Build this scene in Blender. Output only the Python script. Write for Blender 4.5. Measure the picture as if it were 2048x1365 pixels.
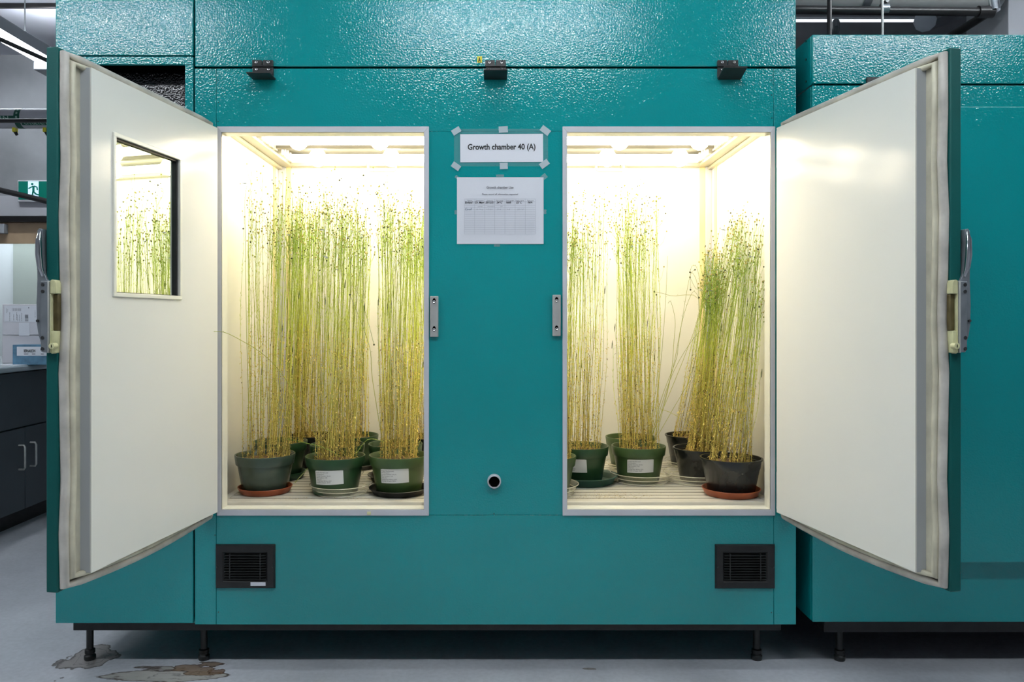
import bpy, bmesh, math, random
import numpy as np
from mathutils import Vector, Matrix

# ------------------------------------------------------------------ clear
for o in list(bpy.data.objects):
    bpy.data.objects.remove(o, do_unlink=True)
S = bpy.context.scene
COL = S.collection
random.seed(40)

# ------------------------------------------------------------------ camera
F = 1600.0            # focal length in pixels of a 2048 px wide frame
D = 2.58              # camera distance from the cabinet fronts (Y = 0)
ZC = 1.14             # camera height
VPX, VPY = 990.0, 640.0
cam_d = bpy.data.cameras.new('camera')
cam_d.sensor_width = 36.0
cam_d.lens = F / 2048.0 * 36.0
cam_d.shift_x = (1024 - VPX) / 2048.0
cam_d.shift_y = -(682.5 - VPY) / 2048.0
cam_d.clip_start = 0.05
cam = bpy.data.objects.new('camera', cam_d)
cam.location = (0, -D, ZC)
cam.rotation_euler = (math.radians(90), 0, 0)
COL.objects.link(cam)
S.camera = cam

# ------------------------------------------------------------------ world and exposure
w = bpy.data.worlds.new('world')
S.world = w
w.use_nodes = True
w.node_tree.nodes['Background'].inputs[0].default_value = (0.75, 0.85, 1.0, 1)
w.node_tree.nodes['Background'].inputs[1].default_value = 0.02
S.view_settings.view_transform = 'Standard'
S.view_settings.look = 'None'
S.view_settings.gamma = 1.0
S.view_settings.use_curve_mapping = False
S.view_settings.exposure = 0.0
S.cycles.max_bounces = 7
S.cycles.diffuse_bounces = 3
S.cycles.glossy_bounces = 3
S.cycles.transmission_bounces = 4
S.cycles.transparent_max_bounces = 12
S.cycles.caustics_reflective = False
S.cycles.caustics_refractive = False

BATTEN_E = 50.0      # room luminaires
TUBE_E = 12.0         # fluorescent tubes in the chamber
BULB_E = 38.0        # incandescent bulbs in the chamber


def P(px, py, Y):
    d = D + Y
    return Vector(((px - VPX) * d / F, Y, ZC - (py - VPY) * d / F))


# ------------------------------------------------------------------ materials
MATS = {}


def mat(name, col, rough=0.5, metal=0.0, spec=0.5, **k):
    m = bpy.data.materials.new(name)
    m.use_nodes = True
    b = m.node_tree.nodes['Principled BSDF']
    b.inputs['Base Color'].default_value = (*col, 1)
    b.inputs['Roughness'].default_value = rough
    b.inputs['Metallic'].default_value = metal
    b.inputs['Specular IOR Level'].default_value = spec
    if 'coat' in k:
        b.inputs['Coat Weight'].default_value = k['coat']
        b.inputs['Coat Roughness'].default_value = k.get('coat_rough', 0.1)
    if 'emit' in k:
        b.inputs['Emission Color'].default_value = (*k.get('emit_col', col), 1)
        b.inputs['Emission Strength'].default_value = k['emit']
    if 'trans' in k:
        b.inputs['Transmission Weight'].default_value = k['trans']
        b.inputs['IOR'].default_value = k.get('ior', 1.45)
    if 'alpha' in k:
        b.inputs['Alpha'].default_value = k['alpha']
    MATS[name] = m
    return m


def nodes(m):
    return m.node_tree.nodes, m.node_tree.links, m.node_tree.nodes['Principled BSDF']


def coords(m, scale=(1, 1, 1)):
    n, l, b = nodes(m)
    tc = n.new('ShaderNodeTexCoord')
    mp = n.new('ShaderNodeMapping')
    mp.inputs['Scale'].default_value = scale
    l.new(tc.outputs['Object'], mp.inputs['Vector'])
    return mp.outputs['Vector']


def noise(m, vec, scale, detail=2.0, rough=0.5, dist=0.0):
    n, l, b = nodes(m)
    t = n.new('ShaderNodeTexNoise')
    t.inputs['Scale'].default_value = scale
    t.inputs['Detail'].default_value = detail
    t.inputs['Roughness'].default_value = rough
    t.inputs['Distortion'].default_value = dist
    l.new(vec, t.inputs['Vector'])
    return t.outputs['Fac']


def ramp(m, fac, stops):
    n, l, b = nodes(m)
    r = n.new('ShaderNodeValToRGB')
    e = r.color_ramp.elements
    while len(e) < len(stops):
        e.new(0.5)
    for el, (p, c) in zip(e, stops):
        el.position = p
        el.color = (*c, 1) if len(c) == 3 else c
    l.new(fac, r.inputs['Fac'])
    return r.outputs['Color']


def bump(m, h, strength, dist):
    n, l, b = nodes(m)
    bp = n.new('ShaderNodeBump')
    bp.inputs['Strength'].default_value = strength
    bp.inputs['Distance'].default_value = dist
    l.new(h, bp.inputs['Height'])
    l.new(bp.outputs['Normal'], b.inputs['Normal'])


def tint(m, fac, stops):
    n, l, b = nodes(m)
    l.new(ramp(m, fac, stops), b.inputs['Base Color'])


def c3(a, f):
    return tuple(min(1.0, x * f) for x in a)


def mottled(name, col, lo, hi, scale, rough, bs=0.0, bd=0.001, bscale=None, **k):
    m = mat(name, col, rough, **k)
    v = coords(m)
    tint(m, noise(m, v, scale, 4), [(0.3, c3(col, lo)), (0.7, c3(col, hi))])
    if bs:
        bump(m, noise(m, v, bscale or scale * 4, 2), bs, bd)
    return m


def pebbled(name, col, rough, bs=0.5, spec=0.5):
    m = mat(name, col, rough, spec=spec)
    v = coords(m)
    tint(m, noise(m, v, 1.7, 3), [(0.3, c3(col, 0.93)), (0.7, c3(col, 1.05))])
    bump(m, noise(m, v, 170, 1.0, 0.5), bs, 0.0035)
    return m


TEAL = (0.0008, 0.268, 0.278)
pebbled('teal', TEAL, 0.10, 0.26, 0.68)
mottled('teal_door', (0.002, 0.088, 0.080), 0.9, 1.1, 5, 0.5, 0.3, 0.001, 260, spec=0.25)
pebbled('black_pebble', (0.012, 0.012, 0.014), 0.14, 0.5, 0.9)
mottled('black_paint', (0.010, 0.010, 0.010), 0.6, 1.5, 30, 0.5, 0.2, 0.0005)
mottled('black_plastic', (0.012, 0.013, 0.013), 0.7, 1.5, 25, 0.38)
mat('gap_black', (0.002, 0.002, 0.002), 0.9, spec=0.0)
mat('screw', (0.75, 0.75, 0.75), 0.25, 1.0)
mat('screw_dark', (0.12, 0.12, 0.12), 0.4, 1.0)
mottled('brushed', (0.46, 0.46, 0.44), 0.88, 1.08, 20, 0.38, metal=0.35)
mottled('gunmetal', (0.25, 0.27, 0.29), 0.85, 1.15, 25, 0.35, metal=0.5)
mat('chrome', (0.75, 0.76, 0.78), 0.08, 1.0)
mottled('trim_alu', (0.55, 0.55, 0.58), 0.96, 1.04, 12, 0.4)
mottled('liner_white', (0.80, 0.78, 0.72), 0.97, 1.03, 3, 0.28)
mottled('reflector', (0.48, 0.45, 0.34), 0.97, 1.03, 3, 0.3)
mottled('canopy', (0.20, 0.185, 0.14), 0.95, 1.05, 3, 0.4)
mottled('reveal', (0.80, 0.78, 0.68), 0.96, 1.03, 8, 0.35)
mottled('sealant', (0.82, 0.68, 0.36), 0.9, 1.1, 9, 0.5)
mottled('door_liner', (0.75, 0.74, 0.69), 0.985, 1.015, 2.5, 0.15, spec=0.14)
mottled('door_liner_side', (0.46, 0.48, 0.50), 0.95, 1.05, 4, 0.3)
mottled('gasket', (0.60, 0.56, 0.43), 0.72, 1.1, 14, 0.5)
mottled('gasket_grey', (0.50, 0.47, 0.42), 0.7, 1.15, 14, 0.5)
mottled('old_cream', (0.62, 0.60, 0.34), 0.75, 1.1, 30, 0.4)
mottled('brass_dark', (0.14, 0.11, 0.05), 0.7, 1.3, 40, 0.45, metal=0.6)
mat('mirror_glass', (0.74, 0.82, 0.74), 0.015, 1.0)
mat('tube_glow', (1, 1, 1), 0.5, emit=TUBE_E, emit_col=(1.0, 0.95, 0.80))
mat('bulb_glow', (1, 1, 1), 0.5, emit=BULB_E, emit_col=(1.0, 0.84, 0.58))
mat('lamp_holder', (0.75, 0.73, 0.65), 0.4)
mat('batten_glow', (1, 1, 1), 0.5, emit=BATTEN_E, emit_col=(0.88, 0.95, 1.0))
mat('batten_front', (1, 1, 1), 0.5, emit=13.0, emit_col=(0.88, 0.95, 1.0))
mat('corridor_glow', (1, 1, 1), 0.5, emit=65.0, emit_col=(0.92, 0.96, 1.0))
mat('batten_soft', (1, 1, 1), 0.5, emit=17.0, emit_col=(0.9, 0.95, 1.0))
mat('ceiling_fill_glow', (1, 1, 1), 0.5, emit=30.0, emit_col=(0.88, 0.94, 1.0))
mat('highlight_glow', (1, 1, 1), 0.5, emit=1.2, emit_col=(0.9, 0.96, 1.0))
mat('sign_green', (0.0, 0.13, 0.095), 0.3, emit=0.15, emit_col=(0.0, 0.30, 0.21))
mat('sign_white', (0.6, 0.75, 0.9), 0.3, emit=0.55, emit_col=(0.65, 0.85, 1.0))
mottled('fixture_grey', (0.38, 0.40, 0.43), 0.95, 1.05, 5, 0.4)
mat('paper', (0.70, 0.71, 0.76), 0.6)
mottled('paper_used', (0.66, 0.67, 0.72), 0.96, 1.03, 6, 0.55, 0.2, 0.003, 14)
mat('ink', (0.012, 0.012, 0.014), 0.6)
mat('ink_grey', (0.15, 0.15, 0.17), 0.6)
mat('ink_faint', (0.38, 0.39, 0.44), 0.6)
mat('pen', (0.02, 0.02, 0.03), 0.6)
mat('pen_blue', (0.10, 0.16, 0.24), 0.6)
mat('tape', (0.58, 0.68, 0.72), 0.28, alpha=0.62)
mat('tape_faint', (0.45, 0.60, 0.64), 0.25, alpha=0.22)
mat('film', (0.35, 0.55, 0.57), 0.18, alpha=0.10)
mat('yellow_tag', (0.75, 0.68, 0.04), 0.5)
mottled('pot_green', (0.020, 0.060, 0.022), 0.7, 1.3, 14, 0.33)
mottled('pot_olive', (0.050, 0.095, 0.030), 0.75, 1.25, 14, 0.36)
mottled('pot_greygreen', (0.048, 0.072, 0.052), 0.85, 1.15, 14, 0.22)
mottled('pot_black', (0.014, 0.016, 0.016), 0.7, 1.5, 14, 0.26)
mottled('terracotta', (0.36, 0.085, 0.030), 0.8, 1.2, 14, 0.4)
mottled('saucer_green', (0.012, 0.070, 0.050), 0.8, 1.3, 14, 0.35)
mottled('saucer_black', (0.014, 0.014, 0.012), 0.7, 1.4, 14, 0.35)
mottled('saucer_olive', (0.016, 0.055, 0.026), 0.8, 1.3, 14, 0.35)
mat('clear_plastic', (0.90, 0.86, 0.68), 0.08, alpha=0.15, spec=0.8)
mat('clear_rim', (0.92, 0.88, 0.70), 0.10, alpha=0.55)
mottled('soil', (0.16, 0.095, 0.035), 0.5, 1.5, 70, 0.9, 0.8, 0.004, 160)
mat('label_paper', (0.72, 0.73, 0.72), 0.45)
mat('shelf_gap_shade', (0.06, 0.055, 0.04), 0.9, spec=0.1)  # dark tone standing in for the shade between slats
mottled('shelf', (0.60, 0.57, 0.49), 0.82, 1.06, 5, 0.42, 0.15, 0.0008, 60)
mottled('debris', (0.40, 0.28, 0.10), 0.6, 1.3, 80, 0.8)
mottled('counter_grey', (0.055, 0.068, 0.078), 0.92, 1.08, 6, 0.5)
mottled('counter_top', (0.40, 0.45, 0.48), 0.95, 1.05, 7, 0.25)
mottled('carton', (0.62, 0.60, 0.64), 0.96, 1.04, 9, 0.7)
mottled('carton_blue', (0.10, 0.22, 0.33), 0.7, 1.3, 26, 0.5)
mottled('wood', (0.50, 0.36, 0.23), 0.92, 1.06, 9, 0.5)
mottled('wall_light', (0.45, 0.45, 0.48), 0.96, 1.03, 3, 0.7)
mottled('concrete', (0.26, 0.265, 0.28), 0.8, 1.15, 2.2, 0.8, 0.2, 0.004, 18)
mottled('ceiling_grey', (0.55, 0.56, 0.60), 0.9, 1.1, 1.2, 0.8)
mottled('duct_white', (0.55, 0.56, 0.62), 0.95, 1.05, 3, 0.4)
mottled('pipe_white', (0.50, 0.50, 0.54), 0.95, 1.05, 4, 0.5)
mottled('pipe_green', (0.0, 0.075, 0.045), 0.9, 1.1, 9, 0.4)
mat('pipe_letter', (0.35, 0.5, 0.45), 0.5)
mottled('pipe_silver', (0.58, 0.58, 0.56), 0.88, 1.08, 6, 0.4)
mottled('steel_strap', (0.25, 0.27, 0.28), 0.8, 1.2, 18, 0.3, metal=0.8)
mottled('pipe_black', (0.010, 0.009, 0.009), 0.7, 1.4, 16, 0.35)
mottled('corridor_pale', (0.60, 0.68, 0.72), 0.97, 1.03, 3, 0.7)
mottled('corridor_green', (0.30, 0.36, 0.33), 0.95, 1.05, 3, 0.6)
mat('pane', (0.9, 0.95, 0.95), 0.03, alpha=0.12)

# plants: colour comes from a vertex colour that follows the plant, dry at the foot, green above
for nm, ro in (('stem', 0.55), ('capsule', 0.5)):
    m = mat(nm, (0.4, 0.4, 0.1), ro)
    n, l, b = nodes(m)
    a = n.new('ShaderNodeVertexColor')
    a.layer_name = 'Col'
    l.new(a.outputs['Color'], b.inputs['Base Color'])
mat('petal', (0.42, 0.50, 0.80), 0.5)


def floor_material():
    m = mat('floor_paint', (0.30, 0.31, 0.35), 0.42)
    n, l, b = nodes(m)
    v = coords(m)
    base = ramp(m, noise(m, v, 3.5, 6, 0.6), [(0.3, (0.42, 0.435, 0.475)), (0.7, (0.53, 0.545, 0.585))])
    fine = ramp(m, noise(m, v, 60, 3), [(0.35, (0.9, 0.9, 0.9)), (0.65, (1.0, 1.0, 1.0))])
    mul = n.new('ShaderNodeMixRGB')
    mul.blend_type = 'MULTIPLY'
    mul.inputs[0].default_value = 1
    l.new(base, mul.inputs[1])
    l.new(fine, mul.inputs[2])
    cur = mul.outputs[0]
    # dried water marks round two of the feet: distorted discs with a dark rim
    for (cx, cy, rx, ry, seed, body, rim) in (
            (-1.37, 0.10, 0.18, 0.24, 3.0, (0.235, 0.215, 0.20), (0.035, 0.025, 0.018)),
            (-1.06, -0.012, 0.36, 0.12, 8.0, (0.34, 0.325, 0.29), (0.05, 0.028, 0.015)),
            (-0.945, 0.03, 0.17, 0.085, 5.0, (0.20, 0.135, 0.085), (0.05, 0.022, 0.010)),
            (-0.895, 0.012, 0.075, 0.045, 12.0, (0.16, 0.10, 0.065), (0.045, 0.02, 0.010)),
            (0.31, 0.03, 0.05, 0.018, 9.0, (0.20, 0.17, 0.14), (0.09, 0.07, 0.05))):
        mp = n.new('ShaderNodeMapping')
        mp.inputs['Location'].default_value = (-cx / rx, -cy / ry, seed)
        mp.inputs['Scale'].default_value = (1 / rx, 1 / ry, 0)
        l.new(v, mp.inputs['Vector'])
        ns = noise(m, mp.outputs['Vector'], 1.7, 5, 0.52)
        ln = n.new('ShaderNodeVectorMath')
        ln.operation = 'LENGTH'
        sp = n.new('ShaderNodeMapping')
        sp.inputs['Location'].default_value = (-cx / rx, -cy / ry, 0)
        sp.inputs['Scale'].default_value = (1 / rx, 1 / ry, 0)
        l.new(v, sp.inputs['Vector'])
        l.new(sp.outputs['Vector'], ln.inputs[0])
        ma = n.new('ShaderNodeMath')
        ma.operation = 'MULTIPLY_ADD'
        ma.inputs[1].default_value = 1.45
        l.new(ns, ma.inputs[0])
        l.new(ln.outputs['Value'], ma.inputs[2])
        mk = n.new('ShaderNodeMath')
        mk.operation = 'MULTIPLY'
        mk.inputs[1].default_value = 0.5
        l.new(ma.outputs[0], mk.inputs[0])
        colr = ramp(m, mk.outputs[0], [(0.0, body), (0.45, c3(body, 1.0)), (0.462, c3(body, 0.35)),
                                       (0.475, c3(body, 1.05)), (0.545, c3(body, 0.95)), (0.565, rim), (0.582, rim)])
        fac = ramp(m, mk.outputs[0], [(0.0, (0.85,) * 3), (0.580, (0.9,) * 3), (0.592, (0, 0, 0))])
        mx = n.new('ShaderNodeMixRGB')
        l.new(fac, mx.inputs[0])
        l.new(cur, mx.inputs[1])
        l.new(colr, mx.inputs[2])
        cur = mx.outputs[0]
    l.new(cur, b.inputs['Base Color'])
    bump(m, noise(m, v, 40, 3), 0.08, 0.002)


floor_material()


# ------------------------------------------------------------------ mesh helpers
class MB:
    """collects shapes (world coordinates) and links them as one mesh object"""

    def __init__(self, xf=None):
        self.v, self.f, self.xf, self.smooth = [], [], xf, False

    def add(self, vs, fs):
        o = len(self.v)
        if self.xf:
            vs = [self.xf(*p) for p in vs]
        self.v += [tuple(p) for p in vs]
        self.f += [tuple(i + o for i in f) for f in fs]
        return self

    def box(self, x0, x1, y0, y1, z0, z1):
        vs = [(x0, y0, z0), (x1, y0, z0), (x1, y1, z0), (x0, y1, z0), (x0, y0, z1), (x1, y0, z1), (x1, y1, z1), (x0, y1, z1)]
        return self.add(vs, [(0, 3, 2, 1), (4, 5, 6, 7), (0, 1, 5, 4), (1, 2, 6, 5), (2, 3, 7, 6), (3, 0, 4, 7)])

    def prism(self, poly, fn, a, b):
        """poly of 2D points, fn(p, q, depth) -> 3D, swept from depth a to b"""
        n = len(poly)
        vs = [fn(p, q, a) for p, q in poly] + [fn(p, q, b) for p, q in poly]
        fs = [tuple(range(n)), tuple(range(2 * n - 1, n - 1, -1))]
        fs += [(i, (i + 1) % n, (i + 1) % n + n, i + n) for i in range(n)]
        return self.add(vs, fs)

    def tube(self, pts, r, n=8, caps=True):
        pts = [Vector(p) for p in pts]
        rs = r if isinstance(r, (list, tuple)) else [r] * len(pts)
        vs, fs = [], []
        prev = None
        for i, p in enumerate(pts):
            t = (pts[min(i + 1, len(pts) - 1)] - pts[max(i - 1, 0)]).normalized()
            a = prev if prev is not None else (Vector((0, 0, 1)) if abs(t.z) < 0.9 else Vector((1, 0, 0)))
            u = t.cross(a).normalized() if prev is None else (a - t * a.dot(t)).normalized()
            prev = u
            q = t.cross(u)
            for k in range(n):
                an = 2 * math.pi * k / n
                vs.append(p + (u * math.cos(an) + q * math.sin(an)) * rs[i])
        for i in range(len(pts) - 1):
            for k in range(n):
                k2 = (k + 1) % n
                fs.append((i * n + k, i * n + k2, (i + 1) * n + k2, (i + 1) * n + k))
        if caps:
            fs.append(tuple(range(n)))
            fs.append(tuple(range((len(pts) - 1) * n, len(pts) * n)))
        self.smooth = True
        return self.add(vs, fs)

    def lathe(self, prof, c, n=40, axis='z'):
        vs, fs = [], []
        m = len(prof)
        for k in range(n):
            a = 2 * math.pi * k / n
            for r, h in prof:
                if axis == 'z':
                    vs.append((c[0] + r * math.cos(a), c[1] + r * math.sin(a), c[2] + h))
                elif axis == 'y':
                    vs.append((c[0] + r * math.cos(a), c[1] + h, c[2] + r * math.sin(a)))
                else:
                    vs.append((c[0] + h, c[1] + r * math.cos(a), c[2] + r * math.sin(a)))
        for k in range(n):
            k2 = (k + 1) % n
            for i in range(m - 1):
                fs.append((k * m + i, k2 * m + i, k2 * m + i + 1, k * m + i + 1))
        self.smooth = True
        return self.add(vs, fs)

    def build(self, name, material, parent=None, bevel=0.0, sharp=35, origin=None, seg=2):
        L = Vector((0, 0, 0))
        if parent is not None:
            p = parent
            while p.parent:
                p = p.parent
            L = p.location
        if origin is not None:
            L = Vector(origin)
        me = bpy.data.meshes.new(name)
        me.from_pydata([tuple(Vector(p) - L) for p in self.v], [], self.f)
        bm = bmesh.new()
        bm.from_mesh(me)
        bmesh.ops.remove_doubles(bm, verts=bm.verts, dist=1e-6)
        bmesh.ops.recalc_face_normals(bm, faces=bm.faces)
        bm.to_mesh(me)
        bm.free()
        if self.smooth or bevel:
            for p in me.polygons:
                p.use_smooth = True
            me.set_sharp_from_angle(angle=math.radians(sharp))
        me.materials.append(MATS[material])
        o = bpy.data.objects.new(name, me)
        COL.objects.link(o)
        if parent is not None:
            o.parent = parent
        else:
            o.location = L
        if bevel:
            b = o.modifiers.new('bevel', 'BEVEL')
            b.width = bevel
            b.segments = seg
            b.limit_method = 'ANGLE'
            b.angle_limit = math.radians(40)
        return o


def tag(o, label=None, cat=None, group=None, kind=None):
    if label:
        o['label'] = label
    if cat:
        o['category'] = cat
    if group:
        o['group'] = group
    if kind:
        o['kind'] = kind
    return o


def thing(name, label, cat, loc=(0, 0, 0), group=None):
    o = bpy.data.objects.new(name, None)
    o.location = loc
    o.empty_display_size = 0.05
    COL.objects.link(o)
    return tag(o, label, cat, group)


def sub(name, parent):
    o = bpy.data.objects.new(name, None)
    o.empty_display_size = 0.02
    COL.objects.link(o)
    o.parent = parent
    return o


def inst(src, dx, dy, dz, parent):
    o = src.copy()
    COL.objects.link(o)
    o.parent = parent
    o.location = src.location + Vector((dx, dy, dz))
    return o


def text_shapes(txt, size, bold=0.0, shear=0.0, width=None):
    """outline of a line of writing as (verts, faces) in its own plane, starting at 0,0"""
    cu = bpy.data.curves.new('t', 'FONT')
    cu.body = txt
    cu.size = size
    cu.offset = bold * size
    cu.shear = shear
    cu.resolution_u = 3
    cu.fill_mode = 'FRONT'
    ob = bpy.data.objects.new('t', cu)
    COL.objects.link(ob)
    dg = bpy.context.evaluated_depsgraph_get()
    me = bpy.data.meshes.new_from_object(ob.evaluated_get(dg))
    vs = [(v.co.x, v.co.y) for v in me.vertices]
    fs = [tuple(p.vertices) for p in me.polygons]
    bpy.data.objects.remove(ob, do_unlink=True)
    bpy.data.curves.remove(cu)
    bpy.data.meshes.remove(me)
    if width and vs:
        mx = max(v[0] for v in vs)
        mn = min(v[0] for v in vs)
        s = width / max(1e-6, mx - mn)
        vs = [((x - mn) * s, y) for x, y in vs]
    return vs, fs


def write(mb, txt, x, z, size, y, bold=0.0, shear=0.0, width=None, tilt=0.0):
    """writing on a plane facing the camera (XZ), baseline at x, z"""
    vs, fs = text_shapes(txt, size, bold, shear, width)
    c, s = math.cos(tilt), math.sin(tilt)
    mb.add([(x + a * c - b * s, y, z + a * s + b * c) for a, b in vs], fs)


# ------------------------------------------------------------------ the room
def struct(name, mb, material, bevel=0):
    return tag(mb.build(name, material, None, bevel), kind='structure')


XL, XR, YB, YF, ZT = -6.5, 5.2, 5.30, -5.5, 3.9
struct('floor', MB().box(XL, XR, YF, YB, -0.05, 0.0), 'floor_paint')
struct('ceiling', MB().box(XL, XR, YF, YB, ZT, ZT + 0.1), 'ceiling_grey')
# back wall in two tiers with a doorway
DX0, DX1, DZ = -5.75, -4.36, 2.10
wb = MB()
wb.box(XL, DX0, YB, YB + 0.12, 0, ZT)
wb.box(DX1, XR, YB, YB + 0.12, 0, ZT)
wb.box(DX0, DX1, YB, YB + 0.12, DZ, ZT)
struct('wall_back', wb, 'concrete')
struct('wall_left', MB().box(XL - 0.1, XL, YF, YB, 0, ZT), 'wall_light')
struct('wall_right', MB().box(XR, XR + 0.1, YF, YB, 0, ZT), 'wall_light')
struct('wall_front', MB().box(XL, XR, YF - 0.1, YF, 0, ZT), 'wall_light')
struct('trim_1', MB().box(-6.45, -3.4, YB - 0.025, YB, DZ + 0.06, 2.36), 'wall_light')
fr = MB()
fr.box(DX0 - 0.04, DX1 + 0.3, YB - 0.05, YB + 0.10, DZ, DZ + 0.055)
struct('trim_2', fr, 'pipe_black')
struct('wall_corridor', MB().box(-7.6, -5.50, 6.6, 6.7, 0, 2.9), 'corridor_pale')
struct('wall_corridor_green', MB().box(-5.50, -3.2, 6.55, 6.65, 0, 2.9), 'corridor_green')
struct('ceiling_corridor', MB().box(-7.6, -3.2, 5.45, 6.6, 2.9, 2.95), 'corridor_pale')
lc = thing('corridor_lamp', 'long lit ceiling lamp in the corridor behind the wooden door', 'lamp', (-5.2, 6.0, 2.84))
MB().box(-5.9, -4.5, 5.9, 6.1, 2.84, 2.9).build('housing', 'fixture_grey', lc)
MB().box(-5.88, -4.52, 5.92, 6.08, 2.825, 2.84).build('lens', 'corridor_glow', lc)

dr = thing('door_1', 'pale wooden door with a tall glass pane and grey closer', 'door', (-5.0, YB, 0))
dr['kind'] = 'structure'
gx1 = (80 - VPX) * (D + YB) / F
gz1 = ZC - (487 - VPY) * (D + YB) / F
st = MB()
st.box(DX0, DX1, YB + 0.01, YB + 0.055, gz1, DZ)
st.box(gx1, DX1, YB + 0.01, YB + 0.055, 0, gz1)
st.box(DX0, DX0 + 0.16, YB + 0.01, YB + 0.055, 0, gz1)
st.box(DX0 + 0.16, gx1, YB + 0.01, YB + 0.055, 0, 0.35)
st.build('door_frame', 'wood', dr, 0.003)
MB().box(DX0 + 0.16, gx1, YB + 0.03, YB + 0.036, 0.35, gz1).build('pane', 'pane', dr)
MB().box(gx1 - 0.012, gx1, YB + 0.005, YB + 0.03, 0.35, gz1).build('glazing_bead', 'wood', dr)
MB().box(DX0 + 0.5, P(15, 450, YB).x, YB - 0.06, YB + 0.01, P(0, 468, YB).z, P(0, 449, YB).z).build('door_closer', 'fixture_grey', dr, 0.004)

# exit sign
a, b = P(36, 361, YB - 0.05), P(101, 402, YB - 0.05)
es = thing('exit_sign', 'green running man exit sign on the wall above the wooden door', 'sign', (a.x, YB - 0.05, b.z))
MB().box(a.x, b.x, YB - 0.06, YB, b.z - 0.012, a.z).build('housing', 'trim_alu', es, 0.006)
MB().box(a.x + 0.012, b.x - 0.012, YB - 0.064, YB - 0.06, b.z + 0.012, a.z - 0.012).build('green_panel', 'sign_green', es)
sc = (b.x - a.x) / 65.0
wp = MB()
wp.box(a.x + 22 * sc, a.x + 43 * sc, YB - 0.067, YB - 0.064, b.z + 0.012, a.z - 0.012)
wp.build('white_field', 'sign_white', es)
rm = MB()


def sg(x, y):
    return (a.x + x * sc, a.z - y * sc)


def limb(pts, wd):
    for (x0, y0), (x1, y1) in zip(pts[:-1], pts[1:]):
        p, q = Vector(sg(x0, y0)), Vector(sg(x1, y1))
        n_ = Vector((-(q - p).y, (q - p).x)).normalized() * wd * sc
        rm.prism([p + n_, q + n_, q - n_, p - n_], lambda s, t, d: (s, d, t), YB - 0.069, YB - 0.067)


rm.lathe([(0.0, 0), (2.4 * sc, 0), (2.4 * sc, 0.002), (0, 0.002)], (sg(30.5, 8)[0], YB - 0.069, sg(30.5, 8)[1]), 12, 'y')
limb([(33, 12), (33, 24)], 2.2)
limb([(33, 12), (27, 15), (23, 17)], 1.2)
limb([(34, 12), (40, 14), (41, 20)], 1.2)
limb([(33, 23), (38, 28), (46, 30)], 1.5)
limb([(32, 23), (31, 30), (27, 36)], 1.5)
rm.build('running_figure', 'sign_green', es)

# chilled glycol pipe across the back
yp = 3.6
pa, pb = P(0, 218, yp), P(0, 257, yp)
pr, pz = (pa.z - pb.z) / 2, (pa.z + pb.z) / 2
gp = thing('glycol_pipe', 'white insulated pipe with green marker band and letters near exit sign', 'pipe', (-5, yp, pz))
MB().tube([(-6.45, yp, pz), (-2.2, yp, pz)], pr, 24).build('pipe', 'pipe_white', gp)
bx = P(44, 0, yp).x
MB().tube([(bx - 0.022, yp, pz), (bx + 0.022, yp, pz)], pr * 1.02, 24).build('marker_band', 'pipe_green', gp)
bnd = MB()


def wrap(u, an, rr):
    return (u, yp - rr * math.cos(an), pz - rr * math.sin(an))


def wrap_patch(mb, x0, x1, a0, a1, rr):
    n_ = 8
    vs, fs = [], []
    for i in range(n_ + 1):
        an = a0 + (a1 - a0) * i / n_
        vs += [wrap(x0, an, rr), wrap(x1, an, rr)]
    fs = [(2 * i, 2 * i + 1, 2 * i + 3, 2 * i + 2) for i in range(n_)]
    mb.add(vs, fs)


wrap_patch(bnd, bx - 0.5, bx - 0.022, -0.05, 0.45, pr * 1.015)
wrap_patch(bnd, bx + 0.03, bx + 0.45, 0.38, 0.95, pr * 1.015)
bnd.build('marker_label', 'pipe_green', gp)
for txt, x0, am, sz in (('CH.GLYC. RETURN', bx + 0.05, 0.82, 0.042), ('GLYC. RETURN', bx - 0.48, 0.36, 0.04)):
    vs, fs = text_shapes(txt, sz, 0.01)
    mxx = max(v[0] for v in vs)
    k = (0.30 if x0 > bx else 0.42) / mxx
    MB().add([wrap(x0 + vx * k, am - vy / pr, pr * 1.045) for vx, vy in vs], fs).build('lettering', 'pipe_letter', gp)['kind'] = 'stuff'
for k in range(4):
    an = -0.75 + 0.42 * k
    MB().add([wrap(bx - 0.010, an, pr * 1.03), wrap(bx, an - 0.13, pr * 1.03), wrap(bx + 0.010, an, pr * 1.03), wrap(bx, an + 0.13, pr * 1.03)], [(0, 1, 2, 3)]).build('arrow_mark', 'pipe_letter', gp)
for px in (30, 91):
    q = P(px, 262, yp)
    MB().box(q.x - 0.012, q.x + 0.012, yp - 0.02, yp + 0.02, pz - pr - 0.03, pz - pr + 0.01).build('hanger_clamp', 'yellow_tag', gp, 0.003)
    MB().tube([(q.x, yp, pz - pr - 0.025), (q.x + 0.015, yp, pz - pr - 0.05)], 0.012, 8).build('hanger_bolt', 'pipe_black', gp)

# thin dark rods crossing the left background
def rod(name, label, pts, r, group=None, m='pipe_black', cat='rod'):
    o = MB().tube(pts, r, 10).build(name, m)
    return tag(o, label, cat, group)


rod('conduit', 'dark horizontal conduit passing in front of the white insulated pipe', [P(-200, 243, 3.2), P(330, 240, 3.2)], 0.015, cat='conduit')
rod('cable_rod', 'black sloping rod crossing the exit sign', [P(-220, 328, 2.4), P(300, 452, 2.4)], 0.018)
rod('support_rod', 'dark sloping rod in front of the lit ceiling luminaire', [P(-230, -25, 1.1), P(330, 227, 1.9)], 0.011)

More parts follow.
